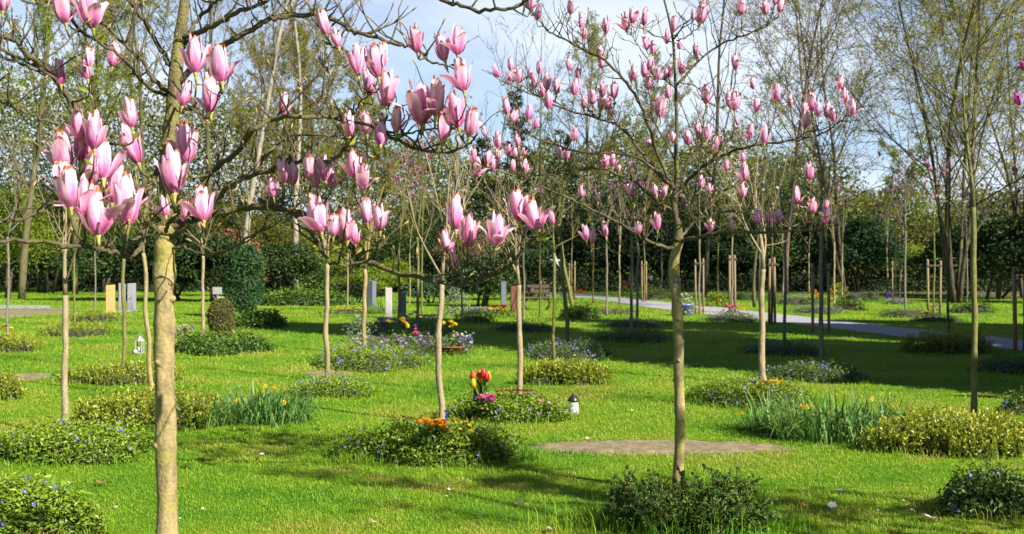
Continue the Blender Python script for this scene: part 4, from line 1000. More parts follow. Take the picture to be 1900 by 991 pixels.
# staked trees: a pair of posts and a strap each, with the sapling between them
def stake_pair(x0, x1, py, top, w, label):
    d = depth_of(py); s = d / F; c = ground((x0 + x1) / 2, py)
    root = thing('tree_stake_frame', label, 'tree stake', c, 'tree stakes of two wooden posts')
    zt = H - (top - CY) * s; r = w / 2 * s * .82
    rng = np.random.default_rng(int(x0 + py))
    for x in (x0, x1):
        b = ground(x, py); h = zt * rng.uniform(0.97, 1.03)
        mb = MB(); l = rng.normal() * 0.012
        tube(mb, [b, b + [l * .5, 0, h * .5], b + [l, 0, h - 0.02], b + [l, 0, h]], [r, r, r * .98, r * .86], 10)
        mb.build('post', M['stake'], root)
    a, b = ground(x0, py), ground(x1, py); z = zt - 0.14
    mb = MB(); box(mb, ((a[0] + b[0]) / 2, a[1] - r - 0.012, z), (abs(b[0] - a[0]) + 2.4 * r, 0.02, 0.05), bevel=0.004)
    mb.build('strap', M['strap'], root, smooth=False)
SP = [(1508, 1538, 618, 489, 7, 'weathered pair of wooden stakes with dark strap in front of the path'), (1427, 1438, 601, 480, 6, 'close set pair of wooden stakes left of the weathered pair'), (1354, 1364, 580, 472, 5.5, 'narrow pair of light stakes beside the red and yellow flowers'), (1291, 1305, 582, 480, 4.5, 'pair of light stakes next to the yellow flowers and blue pot'),
 (1191, 1199, 560, 485, 3.6, 'small pair of light stakes across the path in front of black shade'), (1056, 1066, 555, 487, 3.6, 'pair of stakes near the bench with a sapling in between'), (1004, 1011, 553, 485, 3.2, 'small pair of stakes just left of the thin wavy trunk'), (1656, 1669, 559, 486, 3.6, 'pair of light stakes around a magenta flowered sapling'),
 (1722, 1744, 586, 484, 6, 'pair of stakes with pansies at their foot across the path'), (1884, 1914, 650, 492, 9.5, 'thick wooden stake with dark strap at the right edge of the lawn')]
for a in SP: stake_pair(*a)
for (px, py, w, fork, top, sp, bark, bl, nbl, label) in [
 (1432, 602, 5, 440, 300, 50, 'dark', WH, 10, 'dark sapling held between the close set stakes'), (1359, 581, 4.5, 440, 290, 50, 'grey', WH, 14, 'sapling with white blossoms held between the narrow light stakes'),
 (1298, 583, 4.4, 440, 320, 45, 'grey', PK, 10, 'sapling with pale pink blossoms between the stakes by the blue pot'), (1195, 561, 3, 460, 360, 30, 'green', None, 0, 'sapling between the small stakes in front of black shade'),
 (1061, 556, 3, 460, 360, 30, 'green', None, 0, 'sapling between the stakes near the bench'), (1008, 554, 3, 460, 360, 30, 'green', None, 0, 'sapling between the small stakes left of the wavy trunk'),
 (1662, 560, 3, 440, 330, 34, 'pale', MG, 18, 'magenta flowered sapling between the pair of light stakes'), (1733, 587, 3.6, 430, 320, 44, 'green', PK, 18, 'sapling with pale pink blossoms between the stakes with pansies'),
 (1900, 652, 5, 440, 320, 60, 'dark', MG, 10, 'sapling beside the thick stake at the right edge')]:
    young_tree(px, py, w, fork, top, sp, bark, label, bloom=bl, nbl=nbl, nb=5, group='saplings held by stakes')

# the reddish shoots reaching in at the right edge: a magnolia standing just outside the view
young_tree(1935, 800, 10, 520, -10, 120, 'red', 'magnolia with reddish whip like shoots and magenta blossoms at the right edge', bloom=(BLOOM_MAG, 0.12, 0), nbl=14, nb=11, style='upright', seed=5, group='young magnolias on the lawn')
# ------------------------------------------------------------------ planted beds
def flower_disc_mesh(mat, petals=5, seed=1, name='flower'):
    """flat open flower of diameter 1 facing +Z"""
    mb = MB(); rng = np.random.default_rng(seed)
    a = np.arange(petals) * 2 * math.pi / petals
    D = np.stack([np.cos(a), np.sin(a), 0.15 + 0 * a], -1)
    leaves(mb, np.zeros((petals, 3)), D, np.tile([0, 0, 1.0], (petals, 1)), 0.5, 0.46, rng.random(petals), fold=0.1)
    return mb.mesh(name, mat, smooth=False)

def pompon_mesh(mat, seed=1, name='flower', n=40, flat=0.8):
    """rounded many petalled bloom of diameter 1"""
    mb = MB(); rng = np.random.default_rng(seed)
    D = rand_dirs(rng, n); D[:, 2] = np.abs(D[:, 2])
    P = D * 0.22 * np.array([1, 1, flat])
    leaves(mb, P, norm(D * np.array([1, 1, 0.5]) + np.array([0, 0, 0.55])), D, 0.3, 0.30, rng.random(n), fold=-0.2)
    return mb.mesh(name, mat, smooth=False)

def tulip_head_mesh(mat, seed):
    rng = np.random.default_rng(seed); mb = MB()
    for w in range(2):
        for k in range(3):
            petal(mb, rng, w * 1.05 + k * 2.094, 0.36 - 0.03 * w, 0.36, 1.0, 0.45, rng.random(), 6, 5, base_r=0.08)
    return mb.mesh('bloom', mat)

PERI = [flower_disc_mesh(M['violet'], 5, i, 'flower') for i in range(3)]

def dome_points(rng, a, b, h, n):
    """points on a flattened mound with its outward normals"""
    r = np.where(rng.random(n) < .62, np.sqrt(rng.random(n)), rng.uniform(.72, 1.03, n)); t = rng.uniform(0, 2 * math.pi, n)
    irr = 1 + 0.13 * np.sin(3 * t + a * 7) + 0.10 * np.sin(5 * t + b * 9)
    x, y = a * irr * r * np.cos(t), b * irr * r * np.sin(t)
    z = h * np.sqrt(np.clip(1 - np.clip(r, 0, 1) ** 2.6, 0, 1)) * np.where(r > .8, rng.uniform(.35, 1.05, n), 1)
    lump = 0.10 * h * (np.sin(x * 9 + a * 5) + np.sin(y * 11 + x * 4))
    z = z * (0.90 + 0.0 * r) + lump * (1 - r)
    N_ = norm(np.stack([x / a ** 2 * h, y / b ** 2 * h, 0.8 + 0 * x], -1))
    return np.stack([x, y, z], -1), N_

def bed(x0, x1, yt, yb, label, kind='vinca', nleaf=2500, nfl=0, flparts=False, h=None, leaf=None, name=None, cat='flower bed', flmat='violet', depth_ratio=None, group='planted beds on the lawn', flsize=0.026, soil=True):
    """x0..x1 and yt..yb bound the bed in the photograph; its front foot stands at yb"""
    rng = np.random.default_rng(int(x0 * 3 + yb * 5 + 100000))
    dn = depth_of(yb); sc = dn / F
    a = (x1 - x0) / 2 * sc * 1.02
    hh = (h if h else 0.20) * 1.0
    # the far edge of the mound, its top still hiding what is behind
    top_z = hh
    df = min((H - top_z * 0.75) * F / max(yt - CY, 6), dn + 2.6 * a)
    b = max((df - dn) / 2, a * 0.38); b = min(b, a * 1.2)
    cy = dn + b; cx = ((x0 + x1) / 2 - CX) / F * cy; a = (x1 - x0) / 2 / F * cy
    BEDS.append((cx, cy, a, b, hh))
    name = name or {'vinca': 'periwinkle_bed', 'vinca_dark': 'periwinkle_bed', 'yellowgreen': 'shrubby_groundcover_bed', 'ivy': 'ivy_bed'}.get(kind, 'planted_bed')
    root = thing(name, label, cat, (cx, cy, 0), group)
    ls = leaf or 0.037; ls = max(ls, 2.2 * cy / F); nleaf = int(nleaf * 1.6)
    if soil:
        mb = MB(); t = np.linspace(0, 2 * math.pi, 28, endpoint=False); V = [[0, 0, hh * 0.62]]
        for k, f in enumerate((0.40, 0.64, 0.80, 0.88)):
            irr = f * (1 + 0.13 * np.sin(3 * t + a * 7) + 0.10 * np.sin(5 * t + b * 9)) * (1 + 0.03 * rng.normal(size=28))
            V += [[a * irr[i] * math.cos(t[i]), b * irr[i] * math.sin(t[i]), (hh * 0.60, hh * 0.42, hh * 0.16, 0.004)[k]] for i in range(28)]
        Q = []; T = [[0, 1 + i, 1 + (i + 1) % 28] for i in range(28)]
        for k in range(3):
            for i in range(28): Q.append([1 + k * 28 + i, 1 + (k + 1) * 28 + i, 1 + (k + 1) * 28 + (i + 1) % 28, 1 + k * 28 + (i + 1) % 28])
        mb.add(np.array(V) + [cx, cy, 0], Q, T)
        mb.build('soil', M['mulch'], root)
    mb = MB()
    P, Nn = dome_points(rng, a, b, hh, nleaf)
    if kind == 'yellowgreen':
        # upright leafy shoots
        ns = nleaf // 7; S, SN = dome_points(rng, a, b, hh * 0.75, ns)
        up = norm(SN * 0.5 + np.array([0, 0, 1.0]) + 0.25 * rng.normal(size=(ns, 3))); ln = rng.uniform(0.35, 0.8, ns) * hh
        segs(mb, S + [cx, cy, 0], S + up * ln[:, None] + [cx, cy, 0], 0.003, 0.0015, 3, rnd=0.15)
        k = rng.integers(0, ns, nleaf); t = rng.random(nleaf)
        P = S[k] + up[k] * (ln[k] * t)[:, None]
        D = norm(up[k] * 0.7 + rng.normal(size=(nleaf, 3)) * 0.8)
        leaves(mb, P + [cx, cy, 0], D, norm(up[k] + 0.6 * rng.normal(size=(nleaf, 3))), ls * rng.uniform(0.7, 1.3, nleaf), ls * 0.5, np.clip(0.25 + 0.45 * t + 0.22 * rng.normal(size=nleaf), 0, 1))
    else:
        P = P + Nn * (rng.uniform(-0.35, 0.10, nleaf) * hh)[:, None]
        P[:, 2] = np.maximum(P[:, 2], 0.005)
        # trailing shoots stand up out of the mat
        k = rng.random(nleaf) < 0.22; P[k, 2] += rng.uniform(0, 0.42, k.sum()) * hh
        D = norm(Nn * 0.35 + rng.normal(size=(nleaf, 3)) * np.array([1, 1, 0.55]))
        NN = norm(Nn * 0.7 + np.array([0, 0, 0.5]) + 0.55 * rng.normal(size=(nleaf, 3)))
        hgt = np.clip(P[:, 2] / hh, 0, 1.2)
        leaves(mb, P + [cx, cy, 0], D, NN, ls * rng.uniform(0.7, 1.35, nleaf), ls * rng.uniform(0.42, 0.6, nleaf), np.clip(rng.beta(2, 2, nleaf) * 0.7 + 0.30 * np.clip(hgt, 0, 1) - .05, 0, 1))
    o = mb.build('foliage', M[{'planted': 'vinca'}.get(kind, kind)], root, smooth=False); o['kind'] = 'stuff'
    if nfl:
        P, Nn = dome_points(rng, a * 0.97, b * 0.97, hh * 1.02, nfl * 4)
        ck = np.sin(P[:, 0] * 13 + x0) * np.sin(P[:, 1] * 11 + 2) + .5 * rng.normal(size=len(P)); sel = np.argsort(-ck)[:nfl]; P, Nn = P[sel], Nn[sel]
        P = P + Nn * 0.02 + [cx, cy, 0]; P[:, 2] += rng.uniform(0, 0.05, nfl)
        face = norm(Nn + np.array([0.25, -0.55, 0.35]) + 0.35 * rng.normal(size=(nfl, 3)))
        sz = max(flsize, 1.7 * cy / F)
        if flparts:
            for i in range(nfl):
                inst('flower', PERI[i % 3], root, P[i], Vector(face[i]).to_track_quat('Z', 'Y').to_euler(), sz * rng.uniform(0.8, 1.25))
        else:
            fb = MB(); ref = np.tile([0, 0, 1.0], (nfl, 1)); u = norm(np.cross(face, ref)); w = np.cross(face, u); a0 = rng.uniform(0, 6.28, nfl); rn = rng.random(nfl)
            for k in range(5):
                aa = a0 + k * 1.2566; D = u * np.cos(aa)[:, None] + w * np.sin(aa)[:, None]
                leaves(fb, P, D + face * 0.15, face, sz * 0.5 * rng.uniform(0.85, 1.2, nfl), sz * 0.45, rn, fold=0.1)
            o = fb.build('flowers', M[flmat], root, smooth=False); o['kind'] = 'stuff'
    return root, (cx, cy, a, b, hh)

bed(-10, 290, 786, 866, 'green periwinkle bed with scattered violet flowers around the pale tree at the left', nleaf=5200, nfl=76, flparts=True, h=0.24)
bed(-120, 185, 912, 1010, 'nearest periwinkle bed in the bottom left corner', nleaf=5200, nfl=56, flparts=True, h=0.26)
bed(165, 405, 738, 802, 'yellow green bed with grassy tufts behind the big magnolia trunk', 'yellowgreen', nleaf=3800, nfl=10, h=0.27)
bed(540, 695, 700, 741, 'low pale periwinkle bed around the slim trunk left of the middle', nleaf=2600, nfl=50, flparts=True, h=0.17)
bed(578, 790, 646, 691, 'rounded periwinkle bed thick with lilac flowers', nleaf=4200, nfl=95, flparts=True, h=0.30, flsize=0.04)
bed(645, 982, 792, 866, 'big periwinkle bed with orange and yellow flowers planted at its top', nleaf=7000, nfl=90, flparts=True, h=0.24)
bed(830, 1062, 738, 786, 'periwinkle bed under the red tulips', nleaf=4600, nfl=64, flparts=True, h=0.22)
bed(968, 1132, 684, 716, 'yellow green low bed at the foot of the thin wavy trunk', 'yellowgreen', nleaf=3000, nfl=0, h=0.25)
bed(968, 1138, 636, 672, 'dark blue flowered bed around the leaning trunk', 'vinca_dark', nleaf=2600, nfl=150, h=0.25)
bed(1103, 1246, 613, 637, 'lower of the two shaded blue beds before the path', 'vinca_dark', nleaf=1600, nfl=80, h=0.22)
bed(1120, 1247, 592, 609, 'upper of the two shaded blue beds before the path', 'vinca_dark', nleaf=1300, nfl=40, h=0.20)
bed(1288, 1512, 706, 762, 'periwinkle bed with yellow pansies round the pale grey trunk', nleaf=4800, nfl=70, flparts=True, h=0.22)
bed(1635, 1930, 782, 852, 'bright yellow green leafy bed around the tall bare tree at the right', 'yellowgreen', nleaf=6500, nfl=8, h=0.25)
bed(1738, 1960, 886, 966, 'shaded periwinkle bed in the bottom right corner', 'vinca_dark', nleaf=3600, nfl=18, flparts=True, h=0.24)
bed(1418, 1608, 676, 711, 'shaded blue flowered bed below the straight grey trunk', 'vinca_dark', nleaf=2600, nfl=80, h=0.22)
bed(1378, 1528, 636, 662, 'shaded blue bed behind the pale grey trunk', 'vinca_dark', nleaf=1700, nfl=90, h=0.20)
bed(1672, 1842, 628, 657, 'sunlit yellow green hedge like bed along the path', 'yellowgreen', nleaf=2600, h=0.30)
bed(1812, 1960, 662, 696, 'dark blue bed at the foot of the thick stake', 'vinca_dark', nleaf=1500, nfl=60, h=0.22)
bed(1852, 1960, 740, 771, 'small dark bed at the right edge behind the bright leafy bed', 'vinca_dark', nleaf=1200, nfl=20, h=0.22)
bed(132, 338, 682, 716, 'pale sparse bed behind the big trunk with a rim of soil', 'yellowgreen', nleaf=2600, nfl=18, h=0.20)
bed(-40, 78, 630, 655, 'yellow green bed with the pot of red and yellow flowers', 'yellowgreen', nleaf=1500, h=0.22)
bed(78, 208, 602, 626, 'low pale bed around the thin green tree at the left', 'yellowgreen', nleaf=1500, h=0.22)
bed(128, 228, 582, 598, 'farthest pale bed before the yellow gravestone', 'yellowgreen', nleaf=1000, h=0.24)
bed(322, 502, 622, 660, 'glossy ivy bed below the round clipped bush', 'ivy', nleaf=3000, h=0.30, leaf=0.07)
bed(-60, 32, 706, 746, 'pale leafy bed cut by the left edge', 'yellowgreen', nleaf=1200, h=0.26)
bed(432, 532, 584, 611, 'dark fern like bed before the columnar cypress', 'ivy', nleaf=1500, h=0.35, leaf=0.09)
bed(590, 700, 571, 583, 'far strip of tiny yellow flowers', 'ivy', nleaf=900, nfl=160, flmat='yellow', h=0.16)
bed(918, 1030, 598, 617, 'dark bluish bed beyond the red tulips', 'vinca_dark', nleaf=1300, nfl=70, h=0.22)
bed(846, 918, 582, 600, 'yellow green bed at the foot of the thin tan tree', 'yellowgreen', nleaf=900, h=0.25)
bed(1080, 1190, 570, 584, 'pale grassy bed beside the path', 'yellowgreen', nleaf=900, h=0.22)
bed(1178, 1252, 542, 556, 'dark planting at the foot of the small stakes across the path', 'vinca_dark', nleaf=800, nfl=0, h=0.45, leaf=.07)
bed(1306, 1412, 582, 599, 'grey green bed around the narrow light stakes', 'vinca_dark', nleaf=1100, nfl=40, h=0.22)
bed(1428, 1532, 550, 566, 'silvery cushion bed across the path', 'silver', nleaf=1100, h=0.40, name='cushion_bed')
bed(1466, 1568, 566, 583, 'grey green bed just across the path', 'silver', nleaf=1100, h=0.25, name='cushion_bed')
bed(1545, 1605, 564, 577, 'dark rounded bed across the path', 'vinca_dark', nleaf=800, h=0.35, leaf=.07)
bed(1550, 1640, 547, 557, 'greyish bed below the dark trees across the path', 'silver', nleaf=700, h=0.3, name='cushion_bed')
bed(1625, 1745, 576, 590, 'long dark blue bed before the stakes with pansies', 'vinca_dark', nleaf=1000, nfl=30, h=0.3)
bed(1690, 1790, 588, 598, 'flat grey green bed at the far side of the path', 'silver', nleaf=700, h=0.18, name='cushion_bed')
bed(1640, 1690, 556, 565, 'small blue grey bed by the pale stakes', 'silver', nleaf=500, nfl=40, h=0.2, name='cushion_bed')
bed(1762, 1850, 566, 582, 'dark bed before the right evergreens', 'vinca_dark', nleaf=700, h=0.35, leaf=.07)
bed(1040, 1112, 574, 592, 'leafy bed beside the thick leaning trunk', 'ivy', nleaf=900, h=0.35, leaf=.08)
bed(1345, 1420, 546, 557, 'far dark strip bed behind the stakes', 'vinca_dark', nleaf=500, h=0.3, leaf=.08)
bed(470, 650, 548, 568, 'long far ivy strip under the shrubs', 'ivy', nleaf=1800, h=0.55, leaf=0.12)
bed(1895, 1990, 560, 590, 'blue flowered bed at the far right edge', 'vinca_dark', nleaf=600, nfl=60, h=0.3)

bed(652, 874, 604, 664, 'dense dark grave planting carrying the flower bowls left of the middle', 'vinca_dark', nleaf=3600, nfl=120, h=0.26, flmat='purple', flsize=.05)

# ---- low evergreen under the right magnolia
def juniper(label, cx, cy, a, b, h, n, seed):
    rng = np.random.default_rng(seed)
    root = thing('low_evergreen_shrub', label, 'shrub', (cx, cy, 0))
    BEDS.append((cx, cy, a * 0.8, b * 0.8, h))
    items = []
    for k in range(n):
        az = rng.uniform(0, 6.28); r = math.sqrt(rng.random()) * 0.55
        p = np.array([cx + a * r * math.cos(az), cy + b * r * math.sin(az), 0.0])
        out = np.array([math.cos(az) * a, math.sin(az) * b, 0]); out /= np.linalg.norm(out)
        L = h * rng.uniform(0.8, 1.35)
        items.append((branch_path(rng, p, out * rng.uniform(0.3, 1.9) + np.array([0, 0, 0.9]), L * 1.35, 6, 0.14, -0.01), 0.005, 0.002))
    g = grow(rng, items, {1: dict(n=7, t0=0.15, ang=48, len=0.42, taper=0.5, rk=0.6, seg=3, wob=0.15, trop=0.03, rmin=0.002)})
    mb = MB(); wood(mb, items, 4); wood(mb, g[1], 3); mb.build('stem', M['bark_dark'], root).name = 'stems'
    L = MB(); m = n * 190
    P, D = along(rng, g[1] + items, m, 0.12)
    leaves(L, P, norm(D * 0.8 + rng.normal(size=(m, 3)) * 0.6), rand_dirs(rng, m), rng.uniform(0.016, 0.034, m), rng.uniform(0.008, 0.014, m), np.clip(rng.beta(2, 2.4, m) + 0.15 * (P[:, 2] / h - 0.5), 0, 1))
    o = L.build('foliage', M['juniper'], root, smooth=False); o['kind'] = 'stuff'
g0 = ground(1266, 978)
juniper('feathery dark evergreen shrub around the foot of the right magnolia', g0[0], g0[1], 0.54, 0.34, 0.20, 120, 5)

# ---- daffodils
def daffodil_mesh(seed, wilt=0.0):
    rng = np.random.default_rng(seed); mb = MB()
    a = np.arange(6) * math.pi / 3
    D = np.stack([np.cos(a), np.sin(a), 0.25 - 0.9 * wilt + 0 * a], -1)
    leaves(mb, np.zeros((6, 3)), D, np.tile([0, 0, 1.0], (6, 1)), 0.5, 0.30, rng.random(6) * 0.7 + 0.3)
    k = 8; t = np.arange(k) * 2 * math.pi / k
    lathe(mb, [(0.08, 0.0), (0.11, 0.10), (0.12, 0.20), (0.17, 0.26)], (0, 0, 0), 9, rnd=0.1)
    return mb.mesh('bloom', M['orange'] if wilt > 0.3 else M['yellow'])
DAFF = [daffodil_mesh(1), daffodil_mesh(2), daffodil_mesh(3, 0.5)]
def daffodils(label, cx, cy, a, b, n, hgt, blooms, seed, wilt=False, name='daffodil_clump', loc=None):
    n = int(n * 1.35)
    rng = np.random.default_rng(seed)
    root = thing(name, label, 'daffodils', (cx, cy, 0), 'daffodil clumps')
    BEDS.append((cx, cy, a * 0.7, b * 0.7, hgt))
    r = np.sqrt(rng.random(n)); t = rng.uniform(0, 6.28, n); P = np.stack([cx + a * r * np.cos(t), cy + b * r * np.sin(t), 0 * r], -1)
    mb = MB(); outaz = np.where(rng.random(n) < 0.6, t, rng.uniform(0, 6.28, n))
    blades(mb, P, outaz, np.abs(rng.normal(0.5, 0.38, n)), hgt * 1.1 * rng.uniform(0.5, 1.35, n), rng.uniform(0.009, 0.018, n), np.clip(rng.beta(2, 1.5, n), 0, 1), bend=np.abs(rng.normal(0.85, 0.65, n)))
    o = mb.build('leaves', M['daff'], root, smooth=False); o['kind'] = 'stuff'
    for i in range(blooms):
        if loc and i < len(loc):
            px, py = loc[i]; q = at(px, py, cy - rng.uniform(0, b) * 0.6)
        else:
            rr = math.sqrt(rng.random()); tt = rng.uniform(0, 6.28); q = np.array([cx + a * rr * math.cos(tt), cy + b * rr * math.sin(tt), hgt * rng.uniform(0.8, 1.15)])
        foot = np.array([q[0] + rng.normal() * 0.03, q[1] + rng.normal() * 0.03, 0])
        fd = norm(np.array([rng.normal() * 0.6 + .3, -1 + rng.normal() * 0.4, -0.1 - 0.5 * rng.random()]))
        w = wilt and rng.random() < 0.35
        o = inst('flower', DAFF[2] if w else DAFF[rng.integers(2)], root, q, Vector(fd).to_track_quat('Z', 'Y').to_euler(), rng.uniform(0.048, 0.068) * (0.75 if w else 1))
        sb = MB(); tube(sb, [foot, foot * .45 + q * .55 + [0, 0, 0.03], q + [0, 0, 0.012], q + fd * 0.0], [0.0035, 0.003, 0.0026, 0.0026], 5, rnd=0.4)
        s_ = sb.mesh('stem', M['daff']); s_o = bpy.data.objects.new('stem', s_); COL.objects.link(s_o); s_o.parent = o
        s_o.matrix_parent_inverse = (Matrix.Translation(Vector(q)) @ o.rotation_euler.to_matrix().to_4x4() @ Matrix.Scale(o.scale[0], 4)).inverted()
def gd(px, py): p = ground(px, py); return p[0], p[1]
x, y = gd(488, 782); daffodils('daffodil clump with bright yellow trumpets left of the middle', x, y, 0.48, 0.36, 520, 0.34, 5, 1, loc=[(509, 717), (527, 746), (537, 789), (492, 716), (440, 742)])
x, y = gd(375, 792); daffodils('grassy daffodil tuft just right of the big trunk', x, y, 0.22, 0.16, 130, 0.24, 0, 2)
x, y = gd(235, 782); daffodils('grassy daffodil tuft in the yellow green bed left of the big trunk', x, y, 0.34, 0.18, 160, 0.25, 0, 3)
x, y = gd(1430, 800); daffodils('upright daffodil tuft with two yellow blooms at the end of the bare soil strip', x, y, 0.22, 0.22, 150, 0.34, 4, 4, loc=[(1386, 751), (1374, 768), (1460, 777), (1467, 781)])
x, y = gd(1555, 812); daffodils('large sprawling daffodil clump with faded orange blooms', x, y, 0.62, 0.40, 800, 0.36, 15, 5, wilt=True, loc=[(1617, 740), (1642, 747), (1661, 756), (1688, 760), (1513, 763), (1540, 766), (1498, 754), (1581, 757), (1603, 783), (1592, 794), (1516, 787), (1635, 776), (1486, 753), (1477, 764)])
x, y = gd(715, 582); daffodils('far tuft of strap leaves in front of the pale gravestone', x, y, 0.55, 0.3, 220, 0.42, 0, 6)

# ---- potted and bedding flowers
def flower_group(name, label, cat, cx, cy, z, specs, leafmat='vinca', leafn=300, a=0.15, b=0.12, h=0.18, leaf=0.04, pot=None, seed=1, group='grave flowers'):
    """specs: list of (mesh, size, [(dx, dy, z)...]) placed above a little leafy plant"""
    rng = np.random.default_rng(seed)
    root = thing(name, label, cat, (cx, cy, z), group)
    if pot:
        mat, r, ph = pot; mb = MB()
        lathe(mb, [(0.0, 0.005), (r * 0.74, 0.0), (r * 0.80, 0.01), (r, ph * 0.85), (r * 1.06, ph * 0.87), (r * 1.06, ph), (r * 0.95, ph), (r * 0.9, ph * 0.85), (0, ph * 0.83)], (cx, cy, z), 20)
        mb.build('pot', M[mat], root); z0 = ph * 0.8
    else: z0 = 0
    if pot: z0 = ph * .3
    mb = MB(); P, Nn = dome_points(rng, a, b, h, leafn); P = P * np.array([1, 1, 1]) + Nn * (rng.uniform(-0.5, 0.05, leafn) * min(h, a))[:, None]; P[:, 2] = np.maximum(P[:, 2], 0)
    leaves(mb, P + [cx, cy, z + z0], norm(Nn * 0.6 + rng.normal(size=P.shape) * 0.7), norm(Nn + 0.5 * rng.normal(size=P.shape)), max(leaf, 1.7 * cy / F) * rng.uniform(0.7, 1.3, leafn), max(leaf, 1.7 * cy / F) * 0.55, rng.random(leafn))
    o = mb.build('foliage', M[leafmat], root, smooth=False); o['kind'] = 'stuff'
    for me, size, pts in specs:
        for (dx, dy, dz) in pts:
            inst('flower', me, root, (cx + dx, cy + dy, z + dz), (rng.normal() * 0.3 + 0.35, rng.normal() * 0.3, rng.uniform(0, 6.28)), size * rng.uniform(0.85, 1.15))
    return root
POM = {k: pompon_mesh(M[k], i, 'flower') for i, k in enumerate(['yellow', 'orange', 'red', 'darkred', 'hotpink', 'purple', 'cream', 'rose', 'violet'])}
def scat(rng, n, a, b, h, jit=0.02):
    P, Nn = dome_points(rng, a, b, h, n); P[:, 2] += rng.uniform(0, jit, n); return [tuple(p) for p in P]
rg = np.random.default_rng(9)
dB = depth_of(866) + 0.62
def spot(px, py, d):  # a point seen at (px, py) at depth d
    return at(px, py, d)
p = spot(800, 805, 9.55); p[2] = .17; flower_group('ranunculus_plant', 'orange ranunculus plant with dark leaves on the big periwinkle bed', 'flowers', p[0], p[1], p[2] + 0.0, [(POM['orange'], 0.085, [(-0.09, -.02, .15), (-.05, .03, .165), (-.01, -.03, .155), (.03, 0, .15), (.06, -.02, .16), (.09, .02, .145), (.02, -.06, .13), (.10, -.05, .12)])], 'ivy', 260, 0.13, 0.11, 0.13, 0.05, seed=3)
p = spot(850, 805, 9.5); p[2] = .15; flower_group('primrose_plant', 'small yellow primroses right of the orange ranunculus', 'flowers', p[0], p[1], p[2] + 0.01, [(POM['yellow'], 0.045, [(-.10, 0, .14), (-.06, -.04, .1), (-.02, .02, .16), (.02, -.02, .12), (.06, 0, .17), (.09, -.03, .15), (.11, 0, .10)]), (POM['red'], .04, [(-.04, 0, .18)]), (POM['rose'], .03, [(-.08, .02, .16), (-.10, .0, .18), (-.06, .02, .12)])], 'bright', 150, 0.14, 0.10, 0.12, 0.035, seed=4)
p = spot(828, 787, 9.9); p[2] = .26; flower_group('grape_hyacinth', 'single violet blue grape hyacinth beside the pale knobbly trunk', 'flowers', p[0], p[1], p[2] - 0.04, [(POM['violet'], .045, [(0, 0, .10), (.004, 0, .125), (0, .004, .15)]), (POM['purple'], .03, [(0.002, 0, .08), (.0, 0.002, .06)])], 'daff', 20, 0.03, 0.03, 0.06, 0.05, seed=5)
# tulip pot
TUL = [tulip_head_mesh(M['red'], 1), tulip_head_mesh(M['red'], 2), tulip_head_mesh(M['yellow'], 3)]
c = spot(893, 748, 12.2); c[2] = .19; root = thing('tulip_pot', 'pot of red and yellow tulips standing on a periwinkle bed', 'tulips', (c[0], c[1], c[2] - 0.08), 'grave flowers')
mb = MB(); zb = c[2] - 0.08; lathe(mb, [(0, zb), (0.06, zb), (0.085, zb + 0.12), (0.09, zb + 0.13), (0.08, zb + 0.13), (0, zb + 0.115)], (c[0], c[1], 0), 16); mb.build('pot', M['darkpot'], root)
rng = np.random.default_rng(8); mb = MB(); n = 34
blades(mb, np.stack([c[0] + rng.normal(size=n) * .035, c[1] + rng.normal(size=n) * .035, np.full(n, zb + .11)], -1), rng.uniform(0, 6.28, n), np.abs(rng.normal(.25, .15, n)), rng.uniform(.18, .30, n), rng.uniform(.025, .045, n), rng.random(n), bend=.4); mb.build('leaves', M['ivy'], root, smooth=False)
for i, (px, py, k) in enumerate([(879, 696, 0), (889, 693, 0), (897, 692, 1), (893, 699, 0), (907, 697, 2), (903, 698, 1), (880, 710, 2)]):
    q = spot(px, py + 10, 12.2 + rng.normal() * .03); o = inst('tulip', TUL[k], root, q, (rng.normal() * .12, rng.normal() * .12, rng.uniform(0, 6)), 0.10)
    sb = MB(); f0 = np.array([c[0] + (q[0] - c[0]) * .3, c[1], zb + .11]); tube(sb, [f0, (f0 + q) / 2 + [0, 0, .02], q + [0, 0, 0.004]], [.004, .0035, .004], 5); so_ = sb.build('stem', M['daff'], root)
p = spot(903, 735, 11.92); p[2] = .20; flower_group('ranunculus_plant', 'hot pink ranunculus in front of the tulips', 'flowers', p[0], p[1], p[2] - 0.05, [(POM['hotpink'], .105, [(-.055, 0, .09), (.0, -.03, .075), (.05, -.02, .065), (.06, .0, .10)]), (POM['rose'], .08, [(.02, .02, .12)])], 'ivy', 120, .10, .08, .09, .05, seed=6)
p = spot(957, 738, 12.25); p[2] = .20; flower_group('pansy_row', 'dark red pansies along the top of the tulip bed', 'flowers', p[0], p[1], p[2] - 0.03, [(POM['darkred'], .045, [(-.19 + .03 * i, rg.normal() * .03, .10 + .015 * rg.random()) for i in range(13)]), (POM['purple'], .045, [(.12 + .03 * i, rg.normal() * .03, .07 + .01 * rg.random()) for i in range(4)])], 'ivy', 160, .26, .08, .08, .04, seed=7)
p = spot(1012, 752, 12.0); p[2] = .15; flower_group('pink_pansies', 'pale pink pansies at the right end of the tulip bed', 'flowers', p[0], p[1], p[2] - 0.03, [(POM['rose'], .05, [(-.07, 0, .09), (-.05, -.03, .08), (.03, 0, .06), (.06, -.02, .05), (-.02, .02, .09)])], 'vinca', 80, .10, .07, .06, .04, seed=8)
